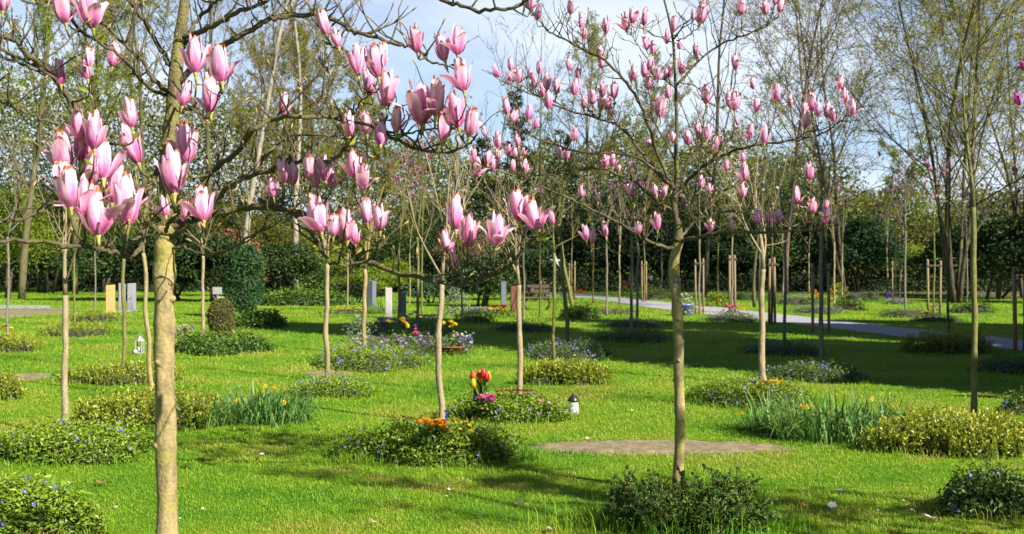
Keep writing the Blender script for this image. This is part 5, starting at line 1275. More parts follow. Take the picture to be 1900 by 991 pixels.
p = spot(1418, 718, 13.35); p[2] = .18; flower_group('yellow_pansies', 'yellow and orange pansies around the foot of the pale grey trunk', 'flowers', p[0], p[1], p[2] - .02, [(POM['orange'], .055, [(-.06, -.08, .10), (-.03, -.09, .11), (0, -.09, .10), (-.045, -.10, .075)]), (POM['yellow'], .055, [(.05, -.05, .10), (.08, -.04, .11), (.11, -.03, .10), (.14, -.02, .10), (.17, 0, .09), (.20, 0, .10)]), (POM['violet'], .045, [(-.10, -.02, .10), (-.13, 0, .09), (-.16, 0, .10)]), (POM['cream'], .04, [(-.11, .03, .13), (-.08, .03, .14), (-.14, .02, .12)])], 'vinca', 160, .26, .12, .08, .04, seed=9)
# big arrangement of bowls in front of the slate stone
d = 20.6
def arr(px, py, d, *a, **k):
    p = spot(px, py, d); return flower_group(a[0], a[1], 'flowers', p[0], p[1], 0.0, *a[2:], **k)
arr(738, 652, 21.0, 'flower_bowl', 'bowl of yellow daffodils and white blooms in front of the slate gravestone', [(POM['yellow'], 0.135, [(-.17, 0, .52), (.06, 0, .54), (.11, .03, .50), (.14, 0, .46), (.09, -.05, .57)]), (POM['cream'], 0.068, scat(rg, 26, .32, .22, .30)), (POM['hotpink'], 0.095, [(.30, .1, .32), (.36, .05, .30)])], 'ivy', 500, .36, .25, .28, .05, pot=('terracotta', .20, .12), seed=11)
arr(672, 655, 21.2, 'white_flower_bowl', 'white flowering plant left of the slim tan trunk', [(POM['cream'], 0.074, scat(rg, 40, .26, .2, .30))], 'silver', 300, .27, .2, .27, .05, seed=12)
arr(836, 662, 20.4, 'flower_bowl', 'round terracotta bowl of yellow and white flowers beside the pale knobbly trunk', [(POM['yellow'], 0.135, [(-.13, 0, .52), (0, 0, .54), (.07, 0, .50), (.02, .05, .46)]), (POM['cream'], 0.068, [(.20 + rg.normal() * .09, rg.normal() * .1, .30 + rg.normal() * .05) for _ in range(26)]), (POM['violet'], 0.068, [(.26 + rg.normal() * .06, rg.normal() * .1, .24 + rg.normal() * .03) for _ in range(14)])], 'ivy', 500, .33, .24, .30, .05, pot=('terracotta', .24, .15), seed=13)
arr(812, 655, 21.4, 'purple_pansies', 'deep purple pansies left of the pale knobbly trunk', [(POM['purple'], 0.101, scat(rg, 16, .15, .12, .22)), (POM['hotpink'], 0.081, [(-.42, .15, .42), (-.40, .13, .36), (-.38, .12, .31), (-.44, .1, .28)])], 'vinca_dark', 240, .3, .22, .22, .05, seed=14)
arr(770, 622, 25.5, 'pale_pink_flowers', 'low dark planting with pale pink flowers behind the bowls', [(POM['rose'], 0.121, [(-.30 + .075 * i, -.1 + rg.normal() * .08, .42 + rg.normal() * .03) for i in range(11)]), (POM['violet'], 0.068, scat(rg, 60, .9, .5, .4))], 'vinca_dark', 1100, .95, .6, .38, .06, seed=15)
arr(708, 618, 25.8, 'purple_heather', 'purple flowering plant beside the slate gravestone', [(POM['purple'], 0.081, scat(rg, 24, .25, .2, .36)), (POM['cream'], 0.061, scat(rg, 12, .2, .2, .38))], 'vinca_dark', 260, .28, .22, .34, .06, seed=16)
arr(666, 632, 23.5, 'silver_shrub', 'loose silvery shrub behind the lilac bed', [], 'silver', 500, .35, .28, .55, .05, seed=17)
arr(845, 592, 34, 'silver_standard', 'fuzzy silver green grass like shrub behind the knobbly trunk', [], 'silver', 600, .45, .35, .85, .08, seed=18)
arr(896, 584, 35.5, 'lilac_pansies', 'patch of lilac pansies left of the dark gravestone', [(POM['violet'], .10, scat(rg, 50, .5, .35, .16)), (POM['cream'], .08, scat(rg, 20, .5, .35, .18))], 'vinca_dark', 300, .55, .4, .14, .07, seed=19)
arr(925, 588, 33.5, 'red_yellow_primroses', 'patch of red and yellow primroses before the two dark gravestones', [(POM['red'], .10, [(.05 + rg.normal() * .18, .2 + rg.normal() * .1, .26 + rg.random() * .05) for _ in range(24)]), (POM['yellow'], .09, [(-.08 + rg.normal() * .2, -.12 + rg.normal() * .08, .20 + rg.random() * .05) for _ in range(20)])], 'ivy', 260, .4, .3, .2, .07, seed=20)
arr(8, 640, 22.6, 'flower_pot', 'dark pot with red and yellow flowers at the left edge', [(POM['red'], .09, [(-.02, 0, .34), (.03, 0, .36), (-.10, 0, .30)]), (POM['yellow'], .08, [(.10, 0, .28), (.13, 0, .24), (.09, 0, .20), (.14, .0, .31)])], 'silver', 120, .12, .1, .14, .05, pot=('darkpot', .09, .18), seed=21)
arr(342, 634, 24.6, 'heather_pot', 'pot of white and rose heather behind the big trunk', [(POM['cream'], .06, scat(rg, 26, .2, .16, .26)), (POM['rose'], .06, scat(rg, 18, .2, .16, .26)), (POM['purple'], .06, [(.17, -.02, .22), (.20, 0, .2), (.15, 0, .25)])], 'vinca_dark', 200, .22, .18, .24, .05, seed=22)
arr(1270, 588, 34.5, 'white_flower_pot', 'blue glazed pot overflowing with white flowers by the path', [(POM['cream'], .09, scat(rg, 46, .3, .26, .62))], 'silver', 260, .32, .26, .42, .07, pot=('bluepot', .26, .34), seed=23)
arr(1289, 583, 35.6, 'yellow_primroses', 'patch of yellow primroses between the blue pot and the stakes', [(POM['yellow'], .10, scat(rg, 22, .28, .2, .2))], 'vinca', 150, .3, .22, .17, .07, seed=24)
arr(1363, 592, 33.0, 'red_flower_patch', 'patch of deep red and yellow flowers at the narrow stakes', [(POM['hotpink'], .10, [(-.08 + rg.normal() * .07, rg.normal() * .07, .28 + rg.random() * .05) for _ in range(12)]), (POM['red'], .10, [(-.1 + rg.normal() * .09, rg.normal() * .07, .26 + rg.random() * .05) for _ in range(10)]), (POM['yellow'], .09, [(.12 + rg.normal() * .08, rg.normal() * .07, .22 + rg.random() * .06) for _ in range(14)]), (POM['violet'], .08, [(-.32, 0, .2), (-.28, 0, .22), (-.36, 0, .16)])], 'ivy', 240, .4, .3, .2, .07, seed=25)
arr(1330, 566, 41, 'bright_green_shrub', 'bright lime green shrub with red pot across the path', [(POM['red'], .09, [(-.1, -.3, .2), (-.06, -.3, .25), (-.02, -.32, .2)]), (POM['cream'], .08, scat(rg, 10, .4, .3, .3))], 'bright', 420, .5, .4, .5, .09, seed=26)
arr(1515, 566, 42, 'orange_flower_patch', 'orange and red flowers beside the weathered stakes across the path', [(POM['orange'], .12, [(rg.normal() * .1, 0, .40 + rg.normal() * .06) for _ in range(12)]), (POM['red'], .10, [(.5 + rg.normal() * .1, 0, .22 + rg.normal() * .04) for _ in range(9)])], 'vinca_dark', 260, .5, .3, .3, .08, seed=27)
arr(1733, 588, 33.2, 'pansy_patch', 'mixed pansies at the foot of the stakes across the path', [(POM['yellow'], .08, [(-.22 + rg.normal() * .08, 0, .12 + .05 * rg.random()) for _ in range(9)]), (POM['red'], .07, [(0 + rg.normal() * .1, 0, .2 + .1 * rg.random()) for _ in range(7)]), (POM['purple'], .07, [(.05 + rg.normal() * .1, 0, .25 + .1 * rg.random()) for _ in range(6)])], 'vinca_dark', 200, .4, .3, .14, .07, seed=28)
arr(1030, 556, 47, 'mixed_flower_patch', 'pink white and yellow flowers where the path meets the bench', [(POM['hotpink'], .14, [(-.6 + rg.normal() * .2, 0, .3 + .1 * rg.random()) for _ in range(12)]), (POM['yellow'], .14, [(.3 + rg.normal() * .2, 0, .5 + .1 * rg.random()) for _ in range(9)]), (POM['cream'], .12, [(-.1 + rg.normal() * .4, 0, .4 + .1 * rg.random()) for _ in range(14)]), (POM['red'], .14, [(1.0 + rg.normal() * .12, 0, .3 + .06 * rg.random()) for _ in range(7)])], 'ivy', 320, .9, .4, .35, .09, seed=29)
arr(1160, 549, 52, 'red_flower_pot', 'red flowers in a dark plant across the path', [(POM['red'], .13, [(rg.normal() * .16, 0, .5 + .15 * rg.random()) for _ in range(10)])], 'ivy', 200, .35, .3, .5, .1, seed=30)
arr(1202, 552, 50, 'pink_hydrangea', 'pale pink flower head by the small stakes across the path', [(POM['rose'], .16, [(rg.normal() * .14, -.3, .75 + .1 * rg.random()) for _ in range(8)])], 'ivy', 220, .4, .3, .6, .1, seed=31)
arr(1655, 556, 48, 'violet_patch', 'small vivid violet patch left of the pale stakes', [(POM['purple'], .13, scat(rg, 20, .3, .2, .24))], 'vinca_dark', 150, .35, .25, .2, .08, seed=32)
arr(1555, 548, 53, 'yellow_shrub_flowers', 'yellow blooms below the far magnolias across the path', [(POM['yellow'], .14, scat(rg, 14, .4, .3, .6))], 'bright', 260, .5, .4, .55, .1, seed=33)
arr(580, 556, 58, 'forsythia', 'shrub with clear yellow flowers in front of the far hedge', [(POM['yellow'], .20, [(rg.normal() * .55, -.3, 1.7 + rg.normal() * .35) for _ in range(26)])], 'ivy', 900, 1.1, .7, 2.0, .14, seed=34)

# ---- gravestones, lanterns, signs, bench
def stele(px0, px1, ytop, ybot, mat, label, rot=0.0, dep=None, lines=3, slope=0.0, name='gravestone', side=None):
    d = depth_of(ybot); c = ground((px0 + px1) / 2, ybot); w = (px1 - px0) / F * d; h = (ybot - ytop) / F * d
    D = dep or w * 0.75; c[1] += D / 2
    root = thing(name, label, 'gravestone', c, 'gravestones')
    mb = MB(); box(mb, (c[0], c[1], h / 2), (w * 0.96, D, h), rot, bevel=0.012, top_slope=slope); mb.build('stone', M[mat], root, smooth=False)
    mb = MB(); box(mb, (c[0], c[1], 0.03), (w * 1.2, D * 1.3, 0.06), rot, bevel=0.008); mb.build('plinth', M[mat], root, smooth=False)
    return root
stele(195, 211, 529, 581, 'stone_sand', 'golden sandstone pillar gravestone', 0.15, slope=.012)
stele(219, 231, 526, 580, 'stone_grey', 'left one of two grey granite pillar gravestones', 0.12, slope=-.01)
stele(235, 250, 526, 579, 'stone_grey', 'right one of two grey granite pillar gravestones', 0.12, slope=.01)
stele(680, 696, 521, 572, 'stone_blue', 'bluish pillar gravestone before the yellow green shrubs', -0.5)
stele(714, 727, 534, 590, 'stone_pale', 'pale limestone pillar gravestone', 0.1)
stele(738, 753, 542, 607, 'stone_blue', 'dark blue slate pillar gravestone behind the flower bowls', 0.2)
stele(929, 939, 522, 572, 'stone_blue', 'dark slate gravestone beside the red granite one', 0.1)
stele(947, 960, 531, 579, 'stone_red', 'red brown granite pillar gravestone', 0.1)
stele(18, 26, 511, 533, 'stone_sand', 'small far tan gravestone at the left edge', 0.1)
stele(404, 415, 551, 590, 'stone_pale', 'pale stone behind the round clipped bush', 0.1)

def lantern_grave(px, py, label):
    c = ground(px, py); root = thing('grave_lantern', label, 'lantern', c, 'grave lanterns')
    mb = MB(); lathe(mb, [(0, 0), (.058, 0), (.060, .012), (.050, .022), (0, .022)], c, 20); mb.build('base', M['dark_metal'], root)
    mb = MB(); lathe(mb, [(.046, .022), (.056, .04), (.058, .09), (.050, .145), (.040, .16)], c, 20); mb.build('glass', M['glass'], root)
    mb = MB(); lathe(mb, [(0, .024), (.036, .024), (.036, .10), (.03, .105), (0, .104)], c, 16); mb.build('candle', M['candle'], root)
    mb = MB(); lathe(mb, [(.044, .158), (.062, .162), (.060, .175), (.045, .20), (.022, .222), (.012, .23), (.014, .238), (.006, .25), (0, .252)], c, 20); cap = mb.build('cap', M['dark_metal'], root)
lantern_grave(1064, 773, 'glass grave lantern with dark domed cap at the right end of the tulip bed')
def lantern_white(px, py, label):
    c = ground(px, py); root = thing('candle_lantern', label, 'lantern', c, 'grave lanterns'); s = .068
    mb = MB(); box(mb, c + [0, 0, .012], (2 * s, 2 * s, .024), bevel=.004); mb.build('base', M['white_paint'], root, smooth=False)
    for sx in (-1, 1):
        for sy in (-1, 1):
            mb = MB(); box(mb, c + [sx * (s - .012), sy * (s - .012), .122], (.018, .018, .195), bevel=.002); mb.build('post', M['white_paint'], root, smooth=False)
    mb = MB(); lathe(mb, [(s * 1.35, .222), (s * 1.2, .235), (s * .4, .285), (s * .3, .30), (0, .305)], c, 4); rf = mb.build('roof', M['white_paint'], root, smooth=False)
    mb = MB(); t = np.linspace(0, math.pi, 9); tube(mb, np.stack([c[0] + .03 * np.cos(t), c[1] + 0 * t, .30 + .045 * np.sin(t)], -1), .004, 6); mb.build('handle', M['white_paint'], root)
    mb = MB(); lathe(mb, [(0, .026), (.035, .026), (.035, .11), (0, .112)], c, 14); mb.build('candle', M['candle'], root)
lantern_white(259, 656, 'white metal candle lantern at the end of the ivy bed')
c = ground(251, 658); mb = MB(); t = np.linspace(0, math.pi, 9); lathe(mb, np.stack([.045 * np.sin(t), .045 - .045 * np.cos(t)], -1), (0, 0, 0), 16)
o = mb.build('stone_ball', M['white_paint']); o.location = Vector(c); tag(o, 'small white ball on the grass beside the white lantern', 'ball')
def sign(px, ytop, ybot, yfoot, wpx, label):
    d = depth_of(yfoot); c = ground(px, yfoot); s = d / F; root = thing('grave_sign', label, 'sign', c, 'small white grave signs')
    zt, zb = H - (ytop - CY) * s, H - (ybot - CY) * s
    mb = MB(); box(mb, (c[0], c[1], (zt + zb) / 2), (wpx * s, .025, zt - zb), bevel=.004); mb.build('panel', M['white_paint'], root, smooth=False)
    mb = MB(); tube(mb, [c + [0, .03, 0], c + [0, .03, zb + .04]], [.02, .02], 8); mb.build('post', M['white_paint'], root, smooth=False)
sign(403, 533, 546, 596, 17, 'small white sign above the round clipped bush')
sign(499, 547, 551, 566, 14, 'flat white sign right of the columnar cypress')

def bench(px, yseat, yfoot, wpx, label, back=False):
    d = depth_of(yfoot); c = ground(px, yfoot); s = d / F; w = wpx * s; zs = H - (yseat - CY) * s
    root = thing('park_bench', label, 'bench', c, 'benches'); 
    for k in range(4):
        mb = MB(); box(mb, (c[0], c[1] + .05 + .12 * k, zs), (w, .10, .045), bevel=.006); mb.build('seat_slat', M['bench_wood'], root, smooth=False)
    for sx in (-1, 1):
        mb = MB(); x = c[0] + sx * w * .36
        t = np.linspace(0, 1, 7)
        tube(mb, np.stack([np.full(7, x) + sx * .12 * np.sin(t * 3.1), c[1] - .04 + .25 * t ** 1.6, zs * t * .97], -1), .028, 8)
        tube(mb, np.stack([np.full(7, x) + sx * .12 * np.sin(t * 3.1), c[1] + .50 - .22 * t ** 1.6, zs * t * .97], -1), .028, 8)
        tube(mb, [[x, c[1], zs - .04], [x, c[1] + .45, zs - .04]], .025, 8)
        mb.build('leg', M['dark_metal'], root)
    for k in range(2):
        mb = MB(); box(mb, (c[0], c[1] + .56 + .03 * k, zs + .20 + .16 * k), (w, .04, .11), bevel=.006); mb.build('back_slat', M['bench_wood'], root, smooth=False)
    for sx in (-1, 1):
        mb = MB(); x = c[0] + sx * w * .36; tube(mb, [[x, c[1] + .48, zs - .05], [x, c[1] + .60, zs + .15], [x, c[1] + .66, zs + .42]], .022, 8); mb.build('back_post', M['dark_metal'], root)
bench(997, 553, 575, 46, 'wooden bench with curved dark iron legs right of the red granite stone')
bench(1033, 519, 538, 34, 'far bench in the shade beyond the path')

# pinwheel star on its rod near the bench
d = 38.0; c = at(1031, 485, d); root = thing('star_ornament', 'white star ornament on a thin rod near the bench', 'ornament', (c[0], c[1], 0))
mb = MB(); k = 5; V = [[0, -.03, 0], [0, .03, 0]]
for i in range(10):
    rr_ = .20 if i % 2 == 0 else .08; a = math.pi / 2 + i * math.pi / 5; V.append([rr_ * math.cos(a), 0, rr_ * math.sin(a)])
mb.add(np.array(V) + c, None, [[0, 2 + i, 2 + (i + 1) % 10] for i in range(10)] + [[1, 2 + (i + 1) % 10, 2 + i] for i in range(10)]); mb.build('star', M['white_paint'], root, smooth=False)
mb = MB(); tube(mb, [[c[0], c[1] + .03, 0], [c[0], c[1] + .03, c[2]]], .012, 6); mb.build('rod', M['bench_wood'], root)

# ---- petals and leaves lying on the grass
rng = np.random.default_rng(31)
def litter(px, py, size, mat, name, label, cat, group, rnd):
    mb = MB(); n = 6; t = np.linspace(0, 1, n); wv = np.sin(math.pi * (0.08 + .88 * t)) * .32
    V = np.concatenate([np.stack([t - .5, -wv, .10 * (t - .5) ** 2 * 4 + .06 * rng.random(n)], -1), np.stack([t - .5, 0 * t, .02 + 0 * t], -1), np.stack([t - .5, wv, .12 * (t - .5) ** 2 * 4 + .08 * rng.random(n)], -1)])
    Q = [[r * n + i, r * n + i + 1, (r + 1) * n + i + 1, (r + 1) * n + i] for r in range(2) for i in range(n - 1)]
    mb.add(V * size, Q, rnd=rnd); c = ground(px, py)
    o = mb.build(name, M[mat]); o.location = (c[0], c[1], .028); o.rotation_euler = (rng.normal() * .3, rng.normal() * .3, rng.uniform(0, 6.28)); tag(o, label, cat, group)
for (px, py, sz, rn, lab) in [(965, 941, .085, .3, 'pink petal lying on the grass left of the feathery evergreen shrub'), (1544, 947, .10, .9, 'white petal lying on the grass in the lower right'), (1560, 917, .055, .9, 'small white petal above the larger white one'), (1023, 990, .07, .6, 'pale petal at the bottom edge'), (693, 976, .05, .5, 'pale pink petal on the grass at the bottom middle'), (1726, 968, .075, .8, 'pale petal before the shaded bed in the bottom right')]:
    litter(px, py, sz, 'fallen', 'fallen_petal', lab, 'petal', 'petals on the lawn', rn)
for (px, py, sz, lab) in [(190, 903, .10, 'red brown dead leaf on the grass between the two left beds'), (477, 859, .06, 'small dead leaf right of the big trunk'), (1494, 946, .07, 'brown dead leaf left of the white petal'), (726, 880, .045, 'tiny dead leaf below the big bed with orange flowers')]:
    litter(px, py, sz, 'deadleaf', 'dead_leaf', lab, 'leaf', 'dead leaves on the lawn', .5)
for _ in range(70):
    px, py = rng.uniform(0, 1900), 700 + 280 * rng.random() ** .8
    litter(px, py, rng.uniform(.02, .04), 'fallen', 'petal_scrap', 'tiny pale petal scrap on the lawn', 'petal', 'tiny petal scraps on the lawn', rng.random())
# ------------------------------------------------------------------ trees and shrubs behind the lawn
def far_tree(label, px, d, h, r0, spec, leafmat=None, nleaf=0, leafsize=0.12, bark='bark_olive', seed=1, name='bare_tree', cr=(0.35, 1.0), stems=1, lean=0.0, tall_lean=0.0, wob=0.05, droop=0.0, group='tall trees behind the lawn', z0=0.0):
    rng = np.random.default_rng(seed)
    base = np.array([(px - CX) / F * d, d, z0])
    root = thing(name, label, 'tree', base, group)
    st = []
    for k in range(stems):
        a = rng.uniform(0, 6.28); off = 0 if stems == 1 else r0 * 1.2
        dv = np.array([lean + (0.22 * math.cos(a) if stems > 1 else 0), (0.15 * math.sin(a) if stems > 1 else 0), 1.0])
        P = branch_path(rng, base + [off * math.cos(a), off * math.sin(a), -0.05], dv, h * (1 if k == 0 else rng.uniform(.75, 1)), 10, wob, 0.05)
        st.append((P, r0 * (1 if stems == 1 else rng.uniform(.6, .95)), r0 * 0.12))
    mb = MB()
    for (P, a, b) in st:
        c = catmull(P, 2); tube(mb, c, np.linspace(a, b, len(c)) * (1 + .06 * rng.normal(size=len(c))), 9)
    mb.build('trunk', M[bark], root)
    g = grow(rng, st, spec)
    mb = MB(); wood(mb, g[1], 6); wood(mb, g[2], 4); wood(mb, g[3], 3)
    tw = M['bark_twig'] if bark in ('bark_birch',) else M[bark]
    mb.build('crown', tw, root)
    if nleaf:
        L = MB(); src = g[3] + g[2]; P, D = along(rng, src, nleaf, .2)
        P = P + rng.normal(size=P.shape) * leafsize * 0.6
        # light and dark sprays: one tone per spray
        cell = np.floor(P / 1.3).astype(int); tone = np.abs(np.sin(cell[:, 0] * 12.9898 + cell[:, 1] * 78.233 + cell[:, 2] * 37.719) * 43758.5453) % 1
        leaves(L, P, norm(D * .5 + rng.normal(size=P.shape) * .6 + [0, 0, -droop]), rand_dirs(rng, nleaf), leafsize * rng.uniform(.6, 1.4, nleaf), leafsize * rng.uniform(.35, .6, nleaf), np.clip(.6 * tone + .4 * rng.random(nleaf), 0, 1))
        o = L.build('foliage', M[leafmat], root, smooth=False); o['kind'] = 'stuff'
    return root

BARE = lambda n1=12, n2=9, n3=8, ang=42, l1=.42: {1: dict(n=n1, t0=.25, ang=ang, len=l1, taper=.5, rk=.5, rt=.2, seg=6, wob=.11, trop=.09), 2: dict(n=n2, t0=.2, ang=42, len=.45, taper=.5, rk=.5, rt=.25, seg=5, wob=.13, trop=.06, rmin=.012), 3: dict(n=n3, t0=.15, ang=45, len=.42, taper=.4, rk=.6, rt=.4, seg=3, wob=.15, trop=.03, rmin=.009)}
WEEP = {1: dict(n=18, t0=.25, ang=50, len=.28, taper=.5, rk=.45, rt=.2, seg=6, wob=.1, trop=.0), 2: dict(n=8, t0=.3, ang=45, abs=2.6, taper=.3, rk=.5, rt=.3, seg=6, wob=.10, trop=-.28, rmin=.01), 3: dict(n=6, t0=.2, ang=25, abs=2.0, taper=.2, rk=.6, rt=.4, seg=4, wob=.08, trop=-.35, rmin=.007)}
ZIG = {1: dict(n=16, t0=.12, t1=.95, ang=52, len=.48, taper=.45, rk=.45, rt=.18, seg=7, wob=.10, trop=.06), 2: dict(n=11, t0=.15, ang=48, len=.42, taper=.5, rk=.5, rt=.25, seg=5, wob=.14, trop=.0, rmin=.012), 3: dict(n=9, t0=.15, ang=48, len=.42, taper=.4, rk=.6, rt=.4, seg=3, wob=.15, trop=-.03, rmin=.009)}

far_tree('leafy olive green tree at the far left edge', 40, 48, 16, 0.161, BARE(14, 8, 6), 'bright', 26000, .095, 'bark_olive', 1, 'leafing_tree')
far_tree('slim olive tree left of the big magnolia with greenish twigs', 140, 55, 18, 0.136, BARE(12, 7, 6), 'olive', 22000, .10, 'bark_olive', 2, 'leafing_tree')
far_tree('tall thin trunked bare tree behind the big magnolia, left one', 228, 60, 22, 0.161, BARE(12, 7, 6, 30), 'olive', 12000, .10, 'bark_olive', 3, 'bare_tree')
far_tree('tall thin trunked bare tree just left of the big magnolia trunk', 275, 62, 22, 0.149, BARE(12, 7, 6, 28), 'olive', 12000, .10, 'bark_olive', 4, 'bare_tree')
far_tree('bare tree rising behind the big magnolia fork', 395, 64, 22, 0.186, BARE(12, 8, 6, 34), 'olive', 12000, .10, 'bark_olive', 5, 'bare_tree')
far_tree('white barked birch with open crown right of the big magnolia', 448, 46, 20, 0.136, BARE(14, 7, 6, 38, .34), 'olive', 2500, .10, 'bark_birch', 6, 'birch_tree')
far_tree('weeping birch with fine hanging brown twigs', 548, 58, 19.5, 0.161, WEEP, 'tan', 3500, .09, 'bark_birch', 7, 'weeping_birch', droop=.8)
far_tree('olive willow like tree with soft yellow green haze', 600, 66, 13.5, 0.174, BARE(16, 8, 6, 46, .5), 'olive', 24000, .10, 'bark_olive', 8, 'leafing_tree')
far_tree('broad yellow green willow behind the weeping birch', 500, 72, 14, 0.186, BARE(16, 8, 6, 50, .5), 'olive', 26000, .11, 'bark_olive', 9, 'leafing_tree')
far_tree('soft olive tree left of the middle sky gap', 690, 72, 11.0, 0.161, BARE(14, 8, 6, 50, .5), 'olive', 22000, .10, 'bark_olive', 10, 'leafing_tree')
far_tree('thin leafless tree in the middle sky gap', 905, 52, 11.5, 0.081, BARE(8, 5, 4, 38, .45), None, 0, .1, 'bark_dark', 11, 'bare_tree')
far_tree('leaning leafless branchy tree right of the sky gap', 1010, 56, 12.5, 0.093, BARE(9, 5, 4, 40, .45), None, 0, .1, 'bark_olive', 12, 'bare_tree', lean=-.12)
far_tree('brownish twiggy tree left of the right magnolia crown', 1105, 70, 13.5, 0.186, BARE(16, 8, 7, 44, .46), 'olive', 14000, .10, 'bark_olive', 13, 'bare_tree')
far_tree('olive twiggy tree behind the right magnolia crown', 1195, 74, 12.5, 0.186, BARE(16, 8, 7, 46, .48), 'olive', 18000, .10, 'bark_olive', 14, 'leafing_tree')
far_tree('dark forked leafless tree behind the right magnolia', 1308, 50, 17.5, 0.109, BARE(11, 7, 6, 34, .45), None, 0, .1, 'bark_dark', 15, 'bare_tree')
far_tree('tall leafless tree with a reddish haze of twigs', 1458, 54, 20, 0.109, BARE(14, 8, 7, 34, .42), None, 0, .1, 'bark_twig', 16, 'bare_tree')
far_tree('leafless tree with fine reddish twigs beside the beech', 1530, 60, 21, 0.101, BARE(13, 8, 7, 34, .42), 'tan', 1500, .10, 'bark_twig', 17, 'bare_tree')
far_tree('spreading beech with golden green sprays, twin trunked', 1575, 55, 17, 0.109, ZIG, 'gold', 20000, .10, 'bark_dark', 18, 'beech_tree', stems=2)
far_tree('large spreading golden leaved tree with several dark stems at the right', 1775, 44, 17.5, 0.126, ZIG, 'gold', 27000, .095, 'bark_dark', 19, 'beech_tree', stems=4)
far_tree('golden green tree at the far right edge', 1900, 50, 16, 0.109, ZIG, 'gold', 18000, .11, 'bark_dark', 20, 'beech_tree', stems=2)
far_tree('light green leafing tree low behind the stakes at the right', 1668, 62, 6.5, 0.087, BARE(12, 7, 6, 46, .5), 'bright', 6000, .12, 'bark_olive', 21, 'leafing_tree')
far_tree('small light leafed tree low behind the vase shaped magnolia', 1400, 40, 6.8, 0.062, BARE(10, 6, 5, 40, .45), 'bright', 1500, .09, 'bark_olive', 22, 'leafing_tree')

# ---- shrubs with an uneven, many-lobed crown
def shrub(label, px, d, w, h, leafmat, n_, ls_, seed, name='evergreen_shrub', dep=None, shape='round', group='shrubs behind the lawn', z0=0.0, core=True, K=26, cat='shrub'):
    spring = leafmat in ('bright', 'olive', 'olive_deep', 'tan'); n = int(n_ * (4.2 if spring else 2.3)); leafsize = ls_ * (.85 if spring else 1.2); K = int(K * 1.5)
    rng = np.random.default_rng(seed + 500)
    cx, cy = (px - CX) / F * d, d; a, b = w / 2, (dep or w * .7) / 2
    root = thing(name, label, cat, (cx, cy, z0), group)
    # lobes through the volume
    D = rand_dirs(rng, K); D[:, 2] = np.abs(D[:, 2]) * 1.25 - .62
    rr = rng.uniform(.45, .85, (K, 1)); C = D * rr * np.array([a, b, h * .52]) + np.array([cx, cy, z0 + h * .46])
    if shape == 'cone':
        t = rng.random(K) ** 1.3; az = rng.uniform(0, 6.28, K); q = (1 - t) * .75 + .05
        C = np.stack([cx + a * q * np.cos(az), cy + b * q * np.sin(az), z0 + h * (.06 + .86 * t)], -1)
    if shape == 'column':
        t = rng.random(K); az = rng.uniform(0, 6.28, K); q = np.where(t > .8, (1 - t) * 3, .6)
        C = np.stack([cx + a * q * np.cos(az), cy + b * q * np.sin(az), z0 + h * (.06 + .86 * t)], -1)
    S = rng.uniform(.15, .44, K)[:, None] * np.array([a, b, h * .45])
    if shape == 'cone': S *= (1.15 - ((C[:, 2:3] - z0) / h) * .75)
    k = rng.integers(0, K, n); dv = rand_dirs(rng, n); dv[:, 2] = np.where(dv[:, 2] < -.3, -dv[:, 2], dv[:, 2])
    rad = np.where(rng.random(n) < .08, rng.uniform(1.05, 1.45, n), rng.uniform(.55, 1.08, n) ** .6)
    P = C[k] + dv * rad[:, None] * S[k]; P[:, 2] = np.maximum(P[:, 2], z0 + .02)
    tone = rng.random(K)[k]
    mb = MB(); 
    leaves(mb, P, norm(dv * .5 + rng.normal(size=P.shape) * .7 + [0, 0, -.15]), norm(dv + [0, 0, .5] + .5 * rng.normal(size=P.shape)), leafsize * rng.uniform(.6, 1.4, n), leafsize * rng.uniform(.4, .7, n), np.clip(.45 * tone + .55 * rng.random(n), 0, 1))
    o = mb.build('foliage', M[leafmat], root, smooth=False); o['kind'] = 'stuff'
    mb = MB()
    for _ in range(4 if shape == 'round' else 1):
        q = C[rng.integers(K)] if shape == 'round' else np.array([cx, cy, z0 + h * .9]); f0 = np.array([cx + rng.normal() * .12 * a, cy + rng.normal() * .1 * b, z0])
        tube(mb, [f0, f0 * .6 + q * .4 + [0, 0, .1 * h], q], [.05 * h ** .5 * .7, .035 * h ** .5 * .7, .01], 6)
    mb.build('stems', M['bark_dark'], root)
    return root
